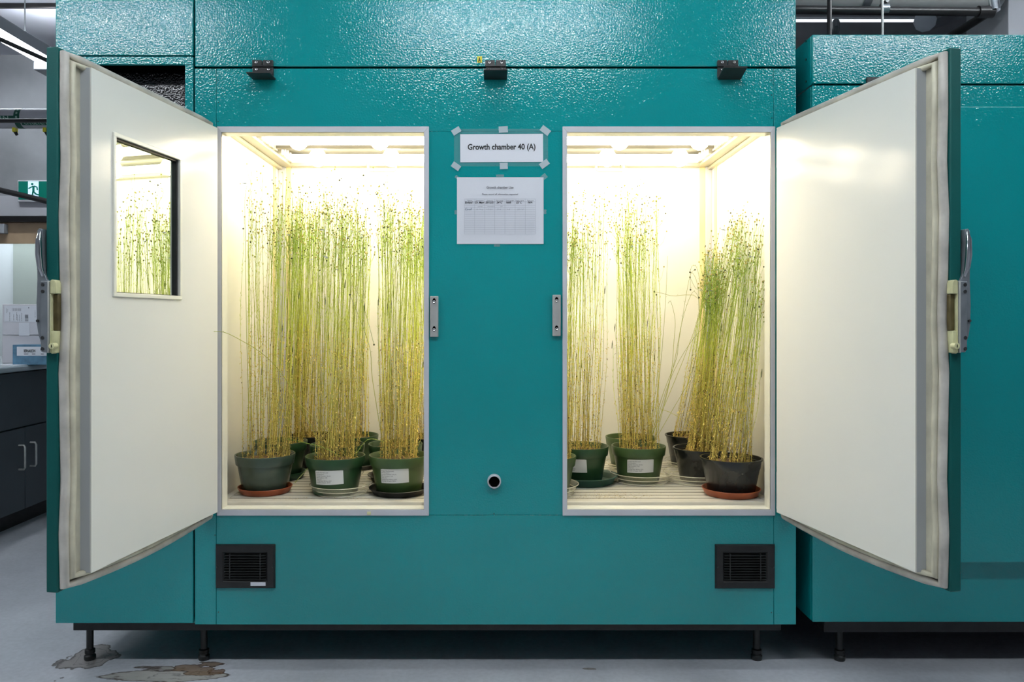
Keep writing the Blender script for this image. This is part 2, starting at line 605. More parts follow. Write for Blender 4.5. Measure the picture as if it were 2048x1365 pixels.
# ceiling beam and duct, upper left
bmz0, bmz1 = P(0, 84, 2.9).z, P(0, 20, 2.9).z
MBb = MB().box(-6.4, -1.9, 2.9, 3.5, bmz0 + 0.11, ZT)
tag(MBb.build('ceiling_beam', 'duct_white'), kind='structure', label='white painted beam under the ceiling above the left counter', cat='beam')
dct = thing('air_duct', 'pale rectangular air duct hanging under the ceiling, upper left corner', 'duct', (-4, 2.4, 3.0))
MB().box(-6.4, -1.9, 2.35, 2.85, P(0, 16, 2.35).z + 0.004, P(0, 6, 2.35).z + 0.3).build('duct_body', 'duct_white', dct, 0.005)
MB().box(-6.4, -1.9, 2.32, 2.345, P(0, 16, 2.33).z, P(0, 7, 2.33).z).build('duct_flange', 'pipe_black', dct, 0.002)
tag(MB().tube([P(92, 20, 2.95), P(150, 20, 2.95)], 0.09, 24).build('duct_collar', 'duct_white'), 'short round white collar below the beam, upper left', 'collar')


# luminaires
def luminaire(name, label, group, p0, p1, along, z, wd=0.13, end=False, lens='batten_glow', up='ceiling_fill_glow'):
    """linear luminaire along 'x' or 'y' between p0 and p1 at centre offset; lit lens below"""
    t = thing(name, label, 'luminaire', (0.5 * (p0[0] + p1[0]), 0.5 * (p0[1] + p1[1]), z), group)
    h = wd / 2
    if along == 'x':
        e = (p0[0], p1[0], p0[1] - h, p0[1] + h)
    else:
        e = (p0[0] - h, p0[0] + h, p0[1], p1[1])
    MB().box(e[0], e[1], e[2], e[3], z + 0.004, z + 0.075).build('housing', 'fixture_grey', t, 0.006)
    MB().box(e[0] + 0.006, e[1] - 0.006, e[2] + 0.006, e[3] - 0.006, z - (0.0 if end else 0.016), z + 0.004).build('lens', lens, t, 0.004)
    MB().box(e[0] + 0.02, e[1] - 0.02, e[2] + 0.02, e[3] - 0.02, z + 0.075, z + 0.079).build('ceiling_fill', up, t)  # glowing top face added to brighten the ceiling and beam
    for s in (0.15, 0.85):
        q = (p0[0] + (p1[0] - p0[0]) * s, p0[1] + (p1[1] - p0[1]) * s)
        MB().tube([(q[0], q[1], z + 0.07), (q[0], q[1], ZT)], 0.004, 6).build('hanger', 'steel_strap', t)
    if end:
        MB().box(e[0] - 0.005, e[1] + 0.005, e[3] - 0.10, e[3] + 0.05, z - 0.05, z + 0.03).build('end_box', 'fixture_grey', t, 0.004)
    return t


luminaire('luminaire', 'linear ceiling luminaire running back beside the left open door', None, (-2.785, 0.4), (-2.785, 2.47), 'y', 2.74, 0.135, True, 'batten_soft')
for xx, wh in ((-4.3, 'left of the grey counter'), (-2.1, 'beside the left open door'), (0.05, 'before the middle of the chamber'), (2.15, 'before the second chamber')):
    luminaire('luminaire', 'linear aisle luminaire hanging ' + wh, 'aisle luminaires', (xx - 0.62, -1.7), (xx + 0.62, -1.7), 'x', 2.74)
for xx, wh in ((-2.3, 'left'), (0.1, 'middle'), (2.3, 'right')):
    luminaire('luminaire', 'linear luminaire close above the chamber fronts, ' + wh, 'luminaires above the chamber fronts', (xx - 0.62, -0.42), (xx + 0.62, -0.42), 'x', 2.78, lens='batten_front', up='batten_front')
luminaire('luminaire', 'linear luminaire near the back wall above the wooden door', None, (-4.92, 4.4), (-3.68, 4.4), 'x', 3.6)
luminaire('luminaire', 'unseen fill luminaire added above the second chamber', None, (2.0, 0.9), (3.24, 0.9), 'x', 3.2)  # out-of-view lamp added to brighten the ducts and column

# upper right background
tag(MB().box(P(1990, 0, 2.3).x, P(2020, 0, 2.3).x, 2.3, 2.6, 0, ZT).build('column', 'wall_light', None, 0.004), kind='structure', label='pale square column at the upper right corner', cat='column')
tag(MB().box(P(2017, 0, 2.0).x, 4.6, 2.0, 2.3, 0, ZT).build('column_face', 'wall_light', None, 0.004), kind='structure', label='wide pale column face at the right edge', cat='column')
tk = thing('insulated_duct', 'grey round duct with steel straps above the right hand chamber', 'duct', (2.4, 2.0, 3.0))
rz = P(0, 24, 2.0).z + 0.16
MB().tube([(1.2, 2.0, rz), (P(1965, 0, 2.0).x, 2.0, rz)], 0.16, 32).build('duct_body', 'pipe_silver', tk)
for px in (1722, 1980):
    x_ = P(px, 0, 2.0).x
    MB().tube([(x_ - 0.022, 2.0, rz), (x_ + 0.022, 2.0, rz)], 0.166, 32).build('strap', 'steel_strap', tk)
yb = 1.7
rb = thing('black_pipe_run', 'black steel pipe with elbow above the right hand chamber', 'pipe', (2.5, yb, 2.75))
e0 = P(1978, 24, yb)
r_ = 0.023
MB().tube([(1.3, yb, e0.z + 0.015), (e0.x, yb, e0.z)], r_, 14).build('pipe', 'pipe_black', rb)
MB().tube([e0 + Vector((0.005, 0, 0)), (e0.x + 0.005, 3.6, e0.z)], r_, 14).build('pipe', 'pipe_black', rb)
MB().tube([e0 - Vector((0.06, 0, 0)), e0 + Vector((0.02, 0, 0))], r_ * 1.4, 14).build('elbow', 'pipe_black', rb)
MB().tube([e0 + Vector((0.02, -0.02, 0.0)), e0 + Vector((0.02, 0.0, 0.10))], r_ * 1.1, 12).build('elbow_plug', 'chrome', rb)
rod('vertical_pipe', 'black vertical pipe above the right hand chamber', [P(1659, 100, 1.5), P(1659, -120, 1.5)], 0.012, cat='pipe')
rod('hanger_rod', 'thin grey vertical hanger rod above the right hand chamber', [P(1765, 100, 1.55), P(1764, -120, 1.55)], 0.006, m='brushed')
hg = thing('pipe_hanger', 'steel pipe hanger clamped on the black pipe', 'hanger', P(1768, 12, yb))
q = P(1768, 20, yb)
MB().tube([(q.x - 0.018, yb, q.z + 0.005), (q.x + 0.018, yb, q.z + 0.005)], r_ * 1.35, 16).build('ring', 'steel_strap', hg)
MB().box(q.x - 0.016, q.x + 0.016, yb - 0.012, yb + 0.012, q.z + 0.02, q.z + 0.09).build('clevis', 'brushed', hg, 0.003)
MB().tube([(q.x + 0.004, yb - 0.03, q.z + 0.04), (q.x + 0.004, yb + 0.02, q.z + 0.04)], 0.010, 8).build('bolt', 'screw_dark', hg)
sl = thing('highlight_strip', 'slim glowing bar standing in for a highlight far behind the black pipes', 'highlight strip', P(1700, 41, 3.4))
MB().box(1.6, P(1838, 0, 3.4).x, 3.39, 3.42, P(0, 42.5, 3.4).z, P(0, 39.5, 3.4).z).build('lens', 'highlight_glow', sl)  # glow paints in a bright highlight line on distant pipework
MB().box(1.6, P(1838, 0, 3.4).x, 3.385, 3.43, P(0, 39.5, 3.4).z, P(0, 35, 3.4).z).build('housing', 'fixture_grey', sl)
rod('round_duct', 'grey round duct end hanging behind the black pipes', [P(1850, 42, 3.0), P(1915, 20, 3.9)], 0.075, m='duct_white', cat='duct')
rod('steel_bracket', 'short curved steel bracket hanging beside the vertical pipe', [P(1672, 44, 2.4), P(1672, 58, 2.3), P(1668, 70, 2.3)], 0.022, m='steel_strap', cat='bracket')

# ------------------------------------------------------------------ left counter
CX = -2.575
ct = thing('base_cabinet', 'dark grey base cabinet with drawer front and two doors, left', 'cabinet', (CX - 0.3, 2.0, 0))
CY0, CY1 = 0.6, 3.4
MB().box(CX - 0.6, CX - 0.02, CY0, CY1, 0.10, 0.86).build('body', 'counter_grey', ct)
MB().box(CX - 0.55, CX - 0.08, CY0, CY1, 0.0, 0.10).build('toe_kick', 'black_paint', ct)


def yc(px):           # depth along the counter front that shows at px
    return CX * F / (px - VPX) - D


ys = yc(50.5)
wd_ = 0.46
zd0, zd1 = 0.555, 0.105
for i, (y0, y1) in enumerate(((ys - wd_, ys), (ys, ys + wd_))):
    d_ = MB().box(CX - 0.02, CX, y0 + 0.003, y1 - 0.003, zd1, zd0 - 0.005).build('door', 'counter_grey', ct, 0.002)
    yy = y1 - 0.06 if i == 0 else y0 + 0.045
    MB().tube([(CX, yy, 0.33), (CX + 0.028, yy, 0.33), (CX + 0.034, yy, 0.34), (CX + 0.034, yy, 0.45), (CX + 0.028, yy, 0.46), (CX, yy, 0.46)], 0.0055, 8).build('handle', 'brushed', d_)
MB().box(CX - 0.02, CX, ys - wd_, ys + wd_, zd0 + 0.003, 0.855).build('drawer_front', 'counter_grey', ct, 0.002)
MB().box(CX - 0.02, CX, CY0, ys - wd_ - 0.004, 0.105, 0.855).build('side_panel', 'counter_grey', ct, 0.002)
MB().box(CX - 0.02, CX, ys + wd_ + 0.004, CY1, 0.105, 0.855).build('side_panel', 'counter_grey', ct, 0.002)
tag(MB().box(CX - 0.75, CX + 0.02, CY0, CY1, 0.86, 0.893).build('countertop', 'counter_top', None, 0.010, seg=3), 'pale grey countertop carrying the white carton, left', 'countertop')


def carton(name, label, px0, px1, py0, depth_y, dep, m, z0):
    x0, x1 = P(px0, 0, depth_y).x, P(px1, 0, depth_y).x
    z1 = P(0, py0, depth_y).z
    return x0, x1, z0, z1


yk = 1.95
x0, x1 = P(4, 0, yk).x, P(92, 0, yk).x
z0, z1 = 0.893, P(0, 609, yk).z
bxw = thing('white_carton', 'white cardboard carton with shipping label on the left countertop', 'box', ((x0 + x1) / 2, yk, z0))
zm = P(0, 671, yk).z
MB().box(x0, x1, yk, yk + 0.22, z0, zm).build('carton_body', 'carton', bxw, 0.003)
MB().box(x0 + 0.004, x1 - 0.003, yk - 0.004, yk + 0.22, zm + 0.002, z1).build('lid', 'carton', bxw, 0.003)
lx0, lx1, lz0, lz1 = P(10, 0, yk).x, P(80, 0, yk).x, P(0, 644, yk).z, P(0, 612, yk).z
MB().box(lx0, lx1, yk - 0.0055, yk - 0.004, lz0, lz1).build('shipping_label', 'paper', bxw)
pr_ = MB()
for (px, py, w_, n_) in ((26, 617, 18, 12), (51, 630, 7, 6)):
    for k in range(n_):
        p = P(px + w_ * k / n_, py, yk)
        pr_.box(p.x, p.x + 0.0009 * random.uniform(0.6, 1.8), yk - 0.006, yk - 0.0054, p.z - 0.016, p.z)
for (px, py0, py1) in ((14, 617, 627), (16, 619, 625), (20, 625, 643), (28, 629, 642), (34, 625, 641), (36, 630, 643), (40, 630, 643), (44, 627, 643), (71, 621, 636)):
    for k in range(int((py1 - py0) * 1.0)):
        p = P(px, py0 + k, yk)
        pr_.box(p.x, p.x + 0.0035 * random.uniform(0.3, 1), yk - 0.006, yk - 0.0054, p.z - 0.0016, p.z)
for k in range(8):
    p = P(51, 630 + k * 1.7, yk)
    pr_.box(p.x, p.x + 0.019, yk - 0.006, yk - 0.0054, p.z - 0.0022, p.z)
p = P(58.5, 616, yk)
pr_.lathe([(0, 0), (0.0032, 0), (0.0032, 0.0005), (0, 0.0005)], (p.x, yk - 0.006, p.z), 10, 'y')
pr_.build('label_print', 'ink_grey', bxw)
MB().box(P(39, 0, yk).x, P(60, 0, yk).x, yk - 0.0055, yk - 0.0035, P(0, 672, yk).z, P(0, 646, yk).z).build('tape', 'paper', bxw)

yk2 = 1.80
x0, x1 = P(25, 0, yk2).x, P(107, 0, yk2).x
z1 = P(0, 690, yk2).z
bb = thing('blue_carton', 'small blue printed box lying in front of the white carton', 'box', ((x0 + x1) / 2, yk2, 0.893))
zz0 = 0.8935
MB().box(x0, x1, yk2, yk2 + 0.12, zz0, z1).build('carton_body', 'carton_blue', bb, 0.002)
lx0, lx1 = P(34, 0, yk2).x, P(96, 0, yk2).x
lz0, lz1 = P(0, 712, yk2).z, P(0, 694, yk2).z
MB().box(lx0, lx1, yk2 - 0.0015, yk2, lz0, lz1).build('front_label', 'paper', bb)
tx = MB()
p = P(48, 705, yk2)
write(tx, 'BERNARDIN', p.x, p.z, 0.022, yk2 - 0.0018, 0.03, width=P(71, 0, yk2).x - p.x)
for (px, py, wpx) in ((48, 709, 9), (64, 709, 7), (81, 701, 9), (83, 703.5, 6), (82, 709, 6)):
    p = P(px, py, yk2)
    tx.box(p.x, p.x + wpx * (D + yk2) / F, yk2 - 0.002, yk2 - 0.0014, p.z, p.z + 0.0035)
tx.build('lettering', 'ink', bb)
tag(MB().box(P(-15, 0, 1.72).x, P(36, 0, 1.72).x, 1.72, 1.88, 0.8932, 0.8950).build('paper_sheet', 'paper'), 'loose white paper sheet under the edge of the white carton', 'paper')

# ------------------------------------------------------------------ growth chamber: shell
GC = thing('growth_chamber', 'large teal plant growth chamber with two doors standing open', 'growth chamber', (0, 0, 0))
XC = 0.971
ZTOP = 2.45
DEPTH = 0.98
ZS = P(0, 135, 0).z          # seam between lid panel and front
g = 0.0035
OL = [P(435, 254, 0).x, P(858, 0, 0).x, P(444, 0, 0).x, P(848, 0, 0).x]
OR = [P(1125, 254, 0).x, P(1549, 0, 0).x, P(1134, 0, 0).x, P(1540, 0, 0).x]
ZO1, ZO0 = P(0, 254, 0).z, P(0, 1031, 0).z
ZI1, ZI0 = P(0, 265.5, 0).z, P(0, 1019, 0).z
ZB0 = P(0, 1250, 0).z
t_ = 0.014
MB().box(-XC + 0.003, XC, 0, t_, ZS + g, ZTOP).build('upper_panel', 'teal', GC, 0.0025)
sx0, sx1 = P(432.5, 0, 0).x, P(1547.5, 0, 0).x
h_ = 0.0006
hd = MB()
hd.box(sx0 + h_, sx1 - h_, 0, t_, ZI1 + 0.0045, ZS - g)
hd.build('header_panel', 'teal', GC, 0.0008)
MB().box(-XC + 0.003, sx0 - h_, 0, t_, ZB0, ZS - g).build('stile', 'teal', GC, 0.0012)
MB().box(sx1 + h_, XC, 0, t_, ZB0, ZS - g).build('stile', 'teal', GC, 0.0012)
MB().box(sx0 + h_, sx1 - h_, 0, t_, ZB0, ZO0 - h_).build('lower_panel', 'teal', GC, 0.0008)
MB().box(OL[3] + 0.0045, OR[2] - 0.0045, 0, t_, ZO0 + h_, ZI1 + 0.0038).build('center_panel', 'teal', GC, 0.0004)
# dark backing behind the seams
bk = MB()
bk.box(-XC, XC, t_ + 0.001, t_ + 0.012, ZS - 0.03, ZS + 0.03)
bk.box(-XC - 0.03, -XC + 0.03, t_ + 0.001, t_ + 0.012, ZB0 + 0.02, ZTOP - 0.01)
bk.build('seam_backing', 'gap_black', GC)
# outer skins
sk = MB()
sk.box(XC - 0.012, XC, t_, DEPTH, ZB0, ZTOP)
sk.box(-XC - 0.44, XC, DEPTH - 0.012, DEPTH, ZB0, ZTOP)
sk.box(-XC - 0.44, XC, t_, DEPTH - 0.012, ZTOP - 0.012, ZTOP)
sk.box(-XC - 0.44, XC, t_, DEPTH - 0.012, ZB0, ZB0 + 0.012)
sk.build('outer_skin', 'teal', GC)

# machine compartment on the left
XM = P(111, 0, 0).x
xm1 = -XC - 0.003
z_a = P(0, 112, 0).z
MB().box(XM, xm1, 0, t_, z_a + 0.002, ZTOP).build('compartment_panel', 'teal', GC, 0.002)
z_b, z_c = P(0, 129, 0).z, 1.42
xr_ = P(370, 0, 0).x
MB().box(XM, xm1, 0, t_, z_b, z_a - 0.002).build('compartment_rail', 'teal', GC, 0.0012)
MB().box(xr_, xm1, 0, t_, z_c, z_b - 0.0008).build('compartment_rail', 'teal', GC, 0.0012)
MB().box(XM, XM + 0.03, 0, t_, z_c, z_b - 0.0008).build('compartment_rail', 'teal', GC, 0.0012)
MB().box(XM, xm1, 0, t_, ZB0 + 0.004, z_c - 0.0008).build('compartment_panel', 'teal', GC, 0.002)
MB().box(XM, XM + 0.012, t_, DEPTH, ZB0, ZTOP).build('side_skin', 'teal', GC)
rc = MB()
rc.box(XM + 0.03, xr_ + 0.02, 0.09, 0.10, z_c - 0.02, z_b + 0.02)
rc.box(XM + 0.02, xr_, 0.10, 0.12, z_c - 0.02, z_b + 0.02)
rc.build('intake_panel', 'black_pebble', GC)
MB().box(XM + 0.012, -XC + 0.02, t_, 0.09, z_b, z_b + 0.01).build('intake_top', 'gap_black', GC)
MB().box(xr_ - 0.001, xr_ + 0.012, t_, 0.09, z_c, z_b).build('intake_side', 'black_paint', GC)
MB().box(XM + 0.012, xr_, t_, 0.09, z_c - 0.012, z_c).build('intake_sill', 'black_paint', GC)

# base frame, legs
zbf = P(0, 1262, 0.02).z
MB().box(P(146, 0, 0.02).x, 0.93, 0.02, 0.075, zbf, ZB0).build('base_frame', 'black_paint', GC, 0.002)
MB().box(P(146, 0, 0.02).x, 0.93, 0.85, 0.90, zbf, ZB0).build('base_frame', 'black_paint', GC, 0.002)


def leg(root, x, y, ztop):
    l_ = MB().tube([(x, y, 0.02), (x, y, ztop)], 0.0115, 14).build('leg', 'black_plastic', root)
    MB().lathe([(0, 0), (0.017, 0), (0.0185, 0.004), (0.0185, 0.014), (0.014, 0.018), (0.014, 0.021), (0.0165, 0.023), (0.0165, 0.034), (0.012, 0.037), (0, 0.037)], (x, y, 0.0), 18).build('foot', 'black_plastic', l_)


for px in (180, 408, 1513):
    leg(GC, P(px, 0, 0.105).x, 0.105, zbf + 0.005)
for x_ in (-1.33, 0.85):
    leg(GC, x_, 0.87, zbf + 0.005)

MB().box(-XC - 0.40, XC, DEPTH - 0.03, DEPTH - 0.02, 0.001, ZB0 + 0.01).build('rear_light_block', 'black_paint', GC)  # unseen panel added to stop light from behind reaching under the chamber
# interior liner
WI, YI0, YI1, ZK, ZFL = 0.93, 0.052, 0.86, 1.80, 0.512
MB().box(-WI - 0.02, WI + 0.02, YI1, YI1 + 0.02, 0.50, 2.02).build('back_liner', 'liner_white', GC)
MB().box(-WI - 0.02, -WI, YI0, YI1, 0.50, 2.02).build('side_liner', 'liner_white', GC)
MB().box(WI, WI + 0.02, YI0, YI1, 0.50, 2.02).build('side_liner', 'liner_white', GC)
MB().box(-WI - 0.02, WI + 0.02, YI0, YI1, 0.49, ZFL).build('floor_liner', 'liner_white', GC)
fl = MB()
zs_ = [0.50, ZI0 - 0.0045, ZI1 + 0.0045, 2.02]
xs_ = [-WI - 0.02, OL[2] - 0.0045, OL[3] + 0.0045, OR[2] - 0.0045, OR[3] + 0.0045, WI + 0.02]
for i in range(5):
    for j in range(3):
        if j == 1 and i in (1, 3):
            continue
        fl.box(xs_[i], xs_[i + 1], 0.040, YI0, zs_[j], zs_[j + 1])
fl.build('front_liner', 'liner_white', GC)
MB().box(-WI - 0.02, WI + 0.02, YI0, YI1, 2.0, 2.02).build('canopy_ceiling', 'reflector', GC)
# corner seals
for s, pa_, pb_ in ((-1, 572.5, 581.5), (1, 1399.5, 1410.5)):
    xa, xb = sorted((P(pa_, 0, YI1 - 0.004).x, P(pb_, 0, YI1 - 0.004).x))
    MB().box(xa, xb, YI1 - 0.004, YI1, ZFL, ZK + 0.05).build('corner_seal', 'sealant', GC, 0.001)
    xg = (xb, s * WI) if s > 0 else (s * WI, xa)
    MB().box(xg[0], xg[1], YI1 - 0.010, YI1, ZFL, ZK + 0.05).build('corner_strip', 'trim_alu', GC, 0.002)
    MB().box(*sorted((s * WI, s * (WI - 0.003))), YI1 - 0.09, YI1 - 0.055, ZFL, ZK + 0.05).build('corner_seal', 'sealant', GC, 0.001)
# thin cable hanging on the back wall of the right half
MB().tube([P(1199, 330, 0.84), P(1200, 640, 0.84), P(1200, 900, 0.84)], 0.0012, 5).build('sensor_cable', 'gasket', GC)

# opening trims (mitred) and reveals
for O in (OL, OR):
    f_ = sub('opening_frame', GC)
    a0, a1, b0, b1 = O
    y0, y1 = -0.007, 0.001
    e = 0.0006
    polys = [[(a0, ZO1), (a1, ZO1), (b1 + e, ZI1), (b0 - e, ZI1)], [(a0, ZO0), (b0 - e, ZI0), (b1 + e, ZI0), (a1, ZO0)],
             [(a0, ZO0 + e), (a0, ZO1 - e), (b0, ZI1 - e), (b0, ZI0 + e)], [(a1, ZO0 + e), (b1, ZI0 + e), (b1, ZI1 - e), (a1, ZO1 - e)]]
    for pl in polys:
        MB().prism(pl, lambda p, q, d: (p, d, q), y0, y1).build('trim_strip', 'trim_alu', f_, 0.0008)
    rv = MB()
    k_ = 0.004
    rv.box(b0 - k_, b0, -0.004, 0.053, ZI0 - k_, ZI1 + k_)
    rv.box(b1, b1 + k_, -0.004, 0.053, ZI0 - k_, ZI1 + k_)
    rv.box(b0, b1, -0.004, 0.053, ZI1, ZI1 + k_)
    rv.box(b0, b1, -0.004, 0.053, ZI0 - k_, ZI0)
    rv.build('reveal', 'reveal', f_)
p = P(738, 1026, -0.008)
MB().box(p.x - 0.006, p.x + 0.006, -0.012, -0.007, p.z - 0.007, p.z + 0.003).build('alignment_clip', 'old_cream', GC, 0.001)

# ------------------------------------------------------------------ lamp canopy inside
TUBE_Y = (0.13, 0.40, 0.73)
cp = MB()
for yy in (0.255, 0.565):
    cp.box(-WI + 0.06, WI - 0.06, yy - 0.012, yy + 0.012, ZK + 0.012, ZK + 0.045)
    cp.box(-WI + 0.06, WI - 0.06, yy - 0.03, yy + 0.03, ZK + 0.045, ZK + 0.0495)
cp.build('reflector_rib', 'canopy', GC, 0.002)
MB().box(-WI, WI, YI0, YI1, ZK + 0.05, ZK + 0.06).build('reflector_sheet', 'canopy', GC)
MB().box(-WI + 0.055, WI - 0.055, YI1 - 0.035, YI1, ZK - 0.005, ZK + 0.022).build('canopy_bar', 'reflector', GC, 0.002)
for s in (-1, 1):
    xo, xi = s * WI, s * (WI - 0.06)
    rl = MB().box(*sorted((xo, xi)), YI0 + 0.01, YI1 - 0.002, ZK - 0.004, ZK + 0.008).build('canopy_rail', 'reflector', GC, 0.002)
    MB().box(*sorted((xo, s * (WI - 0.018))), YI0 + 0.01, YI1 - 0.002, ZK - 0.016, ZK - 0.0045).build('rail_lip', 'reflector', rl, 0.001)
    # comb of lamp holders above the rail, each holder a rounded tooth
    tooth = None
    k = 0
    for i in range(17):
        yy = YI0 + 0.06 + i * 0.045
        if yy > YI1 - 0.04:
            break
        if i in (5, 11):
            continue
        if tooth is None:
            tb = MB()
            pts_ = [(-0.016, 0), (0.016, 0), (0.018, 0.02), (0.008, 0.036), (-0.008, 0.036), (-0.018, 0.02)]
            tb.prism(pts_, lambda p, q, d: (s * (WI - 0.06) - s * d, yy + p, ZK + 0.008 + q), -0.012, 0.012)
            tooth = tb.build('lamp_clip', 'lamp_holder', rl, 0.001)
            y_first = yy
        else:
            inst(tooth, 0, yy - y_first, 0, rl)
tb0 = None
for yy in TUBE_Y:
    for dy in (-0.022, 0.022):
        if tb0 is None:
            tb0 = MB().tube([(-WI + 0.085, yy + dy, ZK + 0.008), (WI - 0.085, yy + dy, ZK + 0.008)], 0.012, 10).build('fluorescent_tube', 'tube_glow', GC)
            yb0 = yy + dy
        else:
            inst(tb0, 0, yy + dy - yb0, 0, GC)
BX = (-0.725, -0.425, -0.13, 0.165, 0.46, 0.755)
b0_ = None
for yy in (0.10, 0.37, 0.69):
    for xx in BX:
        if b0_ is None:
            pf = [(0.0, -0.036)] + [(0.036 * math.sin(t), -0.036 * math.cos(t)) for t in np.linspace(0.35, 2.3, 6)] + [(0.018, 0.038), (0.016, 0.05)]
            b0_ = MB().lathe(pf, (xx, yy, ZK + 0.002), 14).build('bulb', 'bulb_glow', GC)
            k0_ = MB().lathe([(0.019, 0.028), (0.021, 0.03), (0.021, 0.0495), (0.0, 0.0495)], (xx, yy, ZK + 0.0), 16).build('bulb_socket', 'lamp_holder', GC)
            ref = (xx, yy)
        else:
            inst(b0_, xx - ref[0], yy - ref[1], 0, GC)
            inst(k0_, xx - ref[0], yy - ref[1], 0, GC)
for pc in (764, 1220):
    q = P(pc, 333, YI1 - 0.05)
    w_ = 0.058
    pts_ = [(q.x - w_, q.y, ZK + 0.0), (q.x - w_, q.y, ZK - 0.022), (q.x - w_ + 0.008, q.y, ZK - 0.028), (q.x + w_ - 0.008, q.y, ZK - 0.028), (q.x + w_, q.y, ZK - 0.022), (q.x + w_, q.y, ZK + 0.0)]
    MB().tube(pts_, 0.0055, 10).build('canopy_handle', 'reflector', GC)

# ------------------------------------------------------------------ front hardware
def screw_at(x, z, y, r, parent, m='screw', n=14):
    o = MB().lathe([(0.0, -0.0005), (r * 0.38, -0.0005), (r * 0.42, -0.0022), (r * 0.8, -0.003), (r, -0.001), (r, 0.002), (0, 0.002)], (x, y, z), n, 'y').build('screw', m, parent)
    MB().lathe([(0, 0), (r * 0.36, 0), (r * 0.36, 0.0008), (0, 0.0008)], (x, y - 0.0011, z), 8, 'y').build('screw_recess', 'gap_black', parent)
    return o


def lid_hinge(root, pc, lift, shift, z_seam, hide_lower):
    f_ = sub('lid_hinge', root)
    x = P(pc, 0, 0).x
    u = D / F
    zt = z_seam + 12.5 * u
    zl = z_seam - 12 * u
    MB().box(x - 20.5 * u, x - 1.5 * u, -0.012, 0.0, z_seam + 0.6 * u, zt).build('hinge_leaf', 'black_plastic', f_, 0.001)
    MB().box(x + 0.5 * u, x + 20.5 * u, -0.012, 0.0, z_seam + 0.6 * u, zt).build('hinge_leaf', 'black_plastic', f_, 0.001)
    MB().box(x - 20 * u, x + 21 * u, -0.011, 0.0, zl - 10 * u, z_seam - 0.6 * u).build('hinge_leaf', 'black_plastic', f_, 0.001)
    MB().tube([(x - 20 * u, -0.012, z_seam), (x + 20 * u, -0.012, z_seam)], 0.0035, 10).build('hinge_pin', 'black_plastic', f_)
    for dx in (-12, 12):
        screw_at(x + dx * u, z_seam + 8 * u, -0.012, 0.0052, f_)
        screw_at(x + dx * u, z_seam - 6 * u, -0.0112, 0.0046, f_)
    # the bracket plate stands out towards the aisle
    xa, xb = x + (-21 + shift) * u, x + (25 + shift) * u
    zr = P(0, 160, 0).z + (z_seam - ZS)
    pl_ = MB()
    for (y, z) in ((0.0, zr),):
        pass
    th = 0.004
    vs = [(xa, -0.001, zr), (xb, -0.001, zr), (xb, -0.072, zr + lift), (xa, -0.072, zr + lift)]
    pl_.add(vs + [(p_[0], p_[1], p_[2] + th) for p_ in vs], [(0, 1, 2, 3), (4, 7, 6, 5), (0, 4, 5, 1), (1, 5, 6, 2), (2, 6, 7, 3), (3, 7, 4, 0)])
    pl_.build('bracket_plate', 'black_paint', f_, 0.0008)


lid_hinge(GC, 527, 0.0, 0, ZS, False)
lid_hinge(GC, 991, 0.009, -2, ZS, True)
lid_hinge(GC, 1454, 0.017, 2, ZS, True)

# yellow letter tag
u = D / F
p = P(959.5, 119, 0)
tg = thing('letter_tag', 'tiny yellow tag reading A above the middle hinge', 'tag', (p.x, 0, p.z - 0.012))
MB().box(p.x - 5 * u, p.x + 4.6 * u, -0.0015, 0.0, p.z - 6.5 * u, p.z + 6 * u).build('tag_plate', 'yellow_tag', tg)
tx = MB()
write(tx, 'A', p.x - 3.6 * u, p.z - 5 * u, 0.0205, -0.0019, 0.03, width=6 * u)
tx.build('lettering', 'ink', tg)

# strikes for the door latches
for pc, pt, pbm in ((869, 593, 674), (1112.5, 590.5, 672.5)):
    f_ = sub('latch_strike', GC)
    x = P(pc, 0, 0).x
    zt, zl = P(0, pt, 0).z, P(0, pbm, 0).z
    MB().box(x - 8 * u, x + 8 * u, -0.016, 0, zl, zt).build('strike_plate', 'brushed', f_, 0.0015)
    for zz in (zt - 9.5 * u, zl + 16 * u):
        sl_ = MB()
        sl_.prism([(x + 3.4 * u * math.cos(t), zz + 5.4 * u * math.sin(t)) for t in np.linspace(0, 2 * math.pi, 17)[:-1]], lambda p_, q_, d: (p_, d, q_), -0.0165, -0.0155)
        sl_.build('slot', 'gap_black', f_)
        screw_at(x, zz - 1.4 * u, -0.0168, 0.0048, f_)

# cable port
x, z = P(988.5, 0, 0).x, P(0, 962, 0).z
f_ = sub('cable_port', GC)
MB().lathe([(0.0175, 0.0), (0.0222, 0.0), (0.0222, -0.018), (0.0200, -0.022), (0.0180, -0.022), (0.0175, -0.018), (0.0175, 0.0)], (x, 0, z), 32, 'y').build('port_ring', 'trim_alu', f_)
MB().prism([(x + 0.0172 * math.cos(t), z - 0.0015 + 0.0172 * math.sin(t)) for t in np.linspace(0, 2 * math.pi, 7)[:-1]], lambda p_, q_, d: (p_, d, q_), -0.017, -0.002).build('port_plug', 'gap_black', f_)


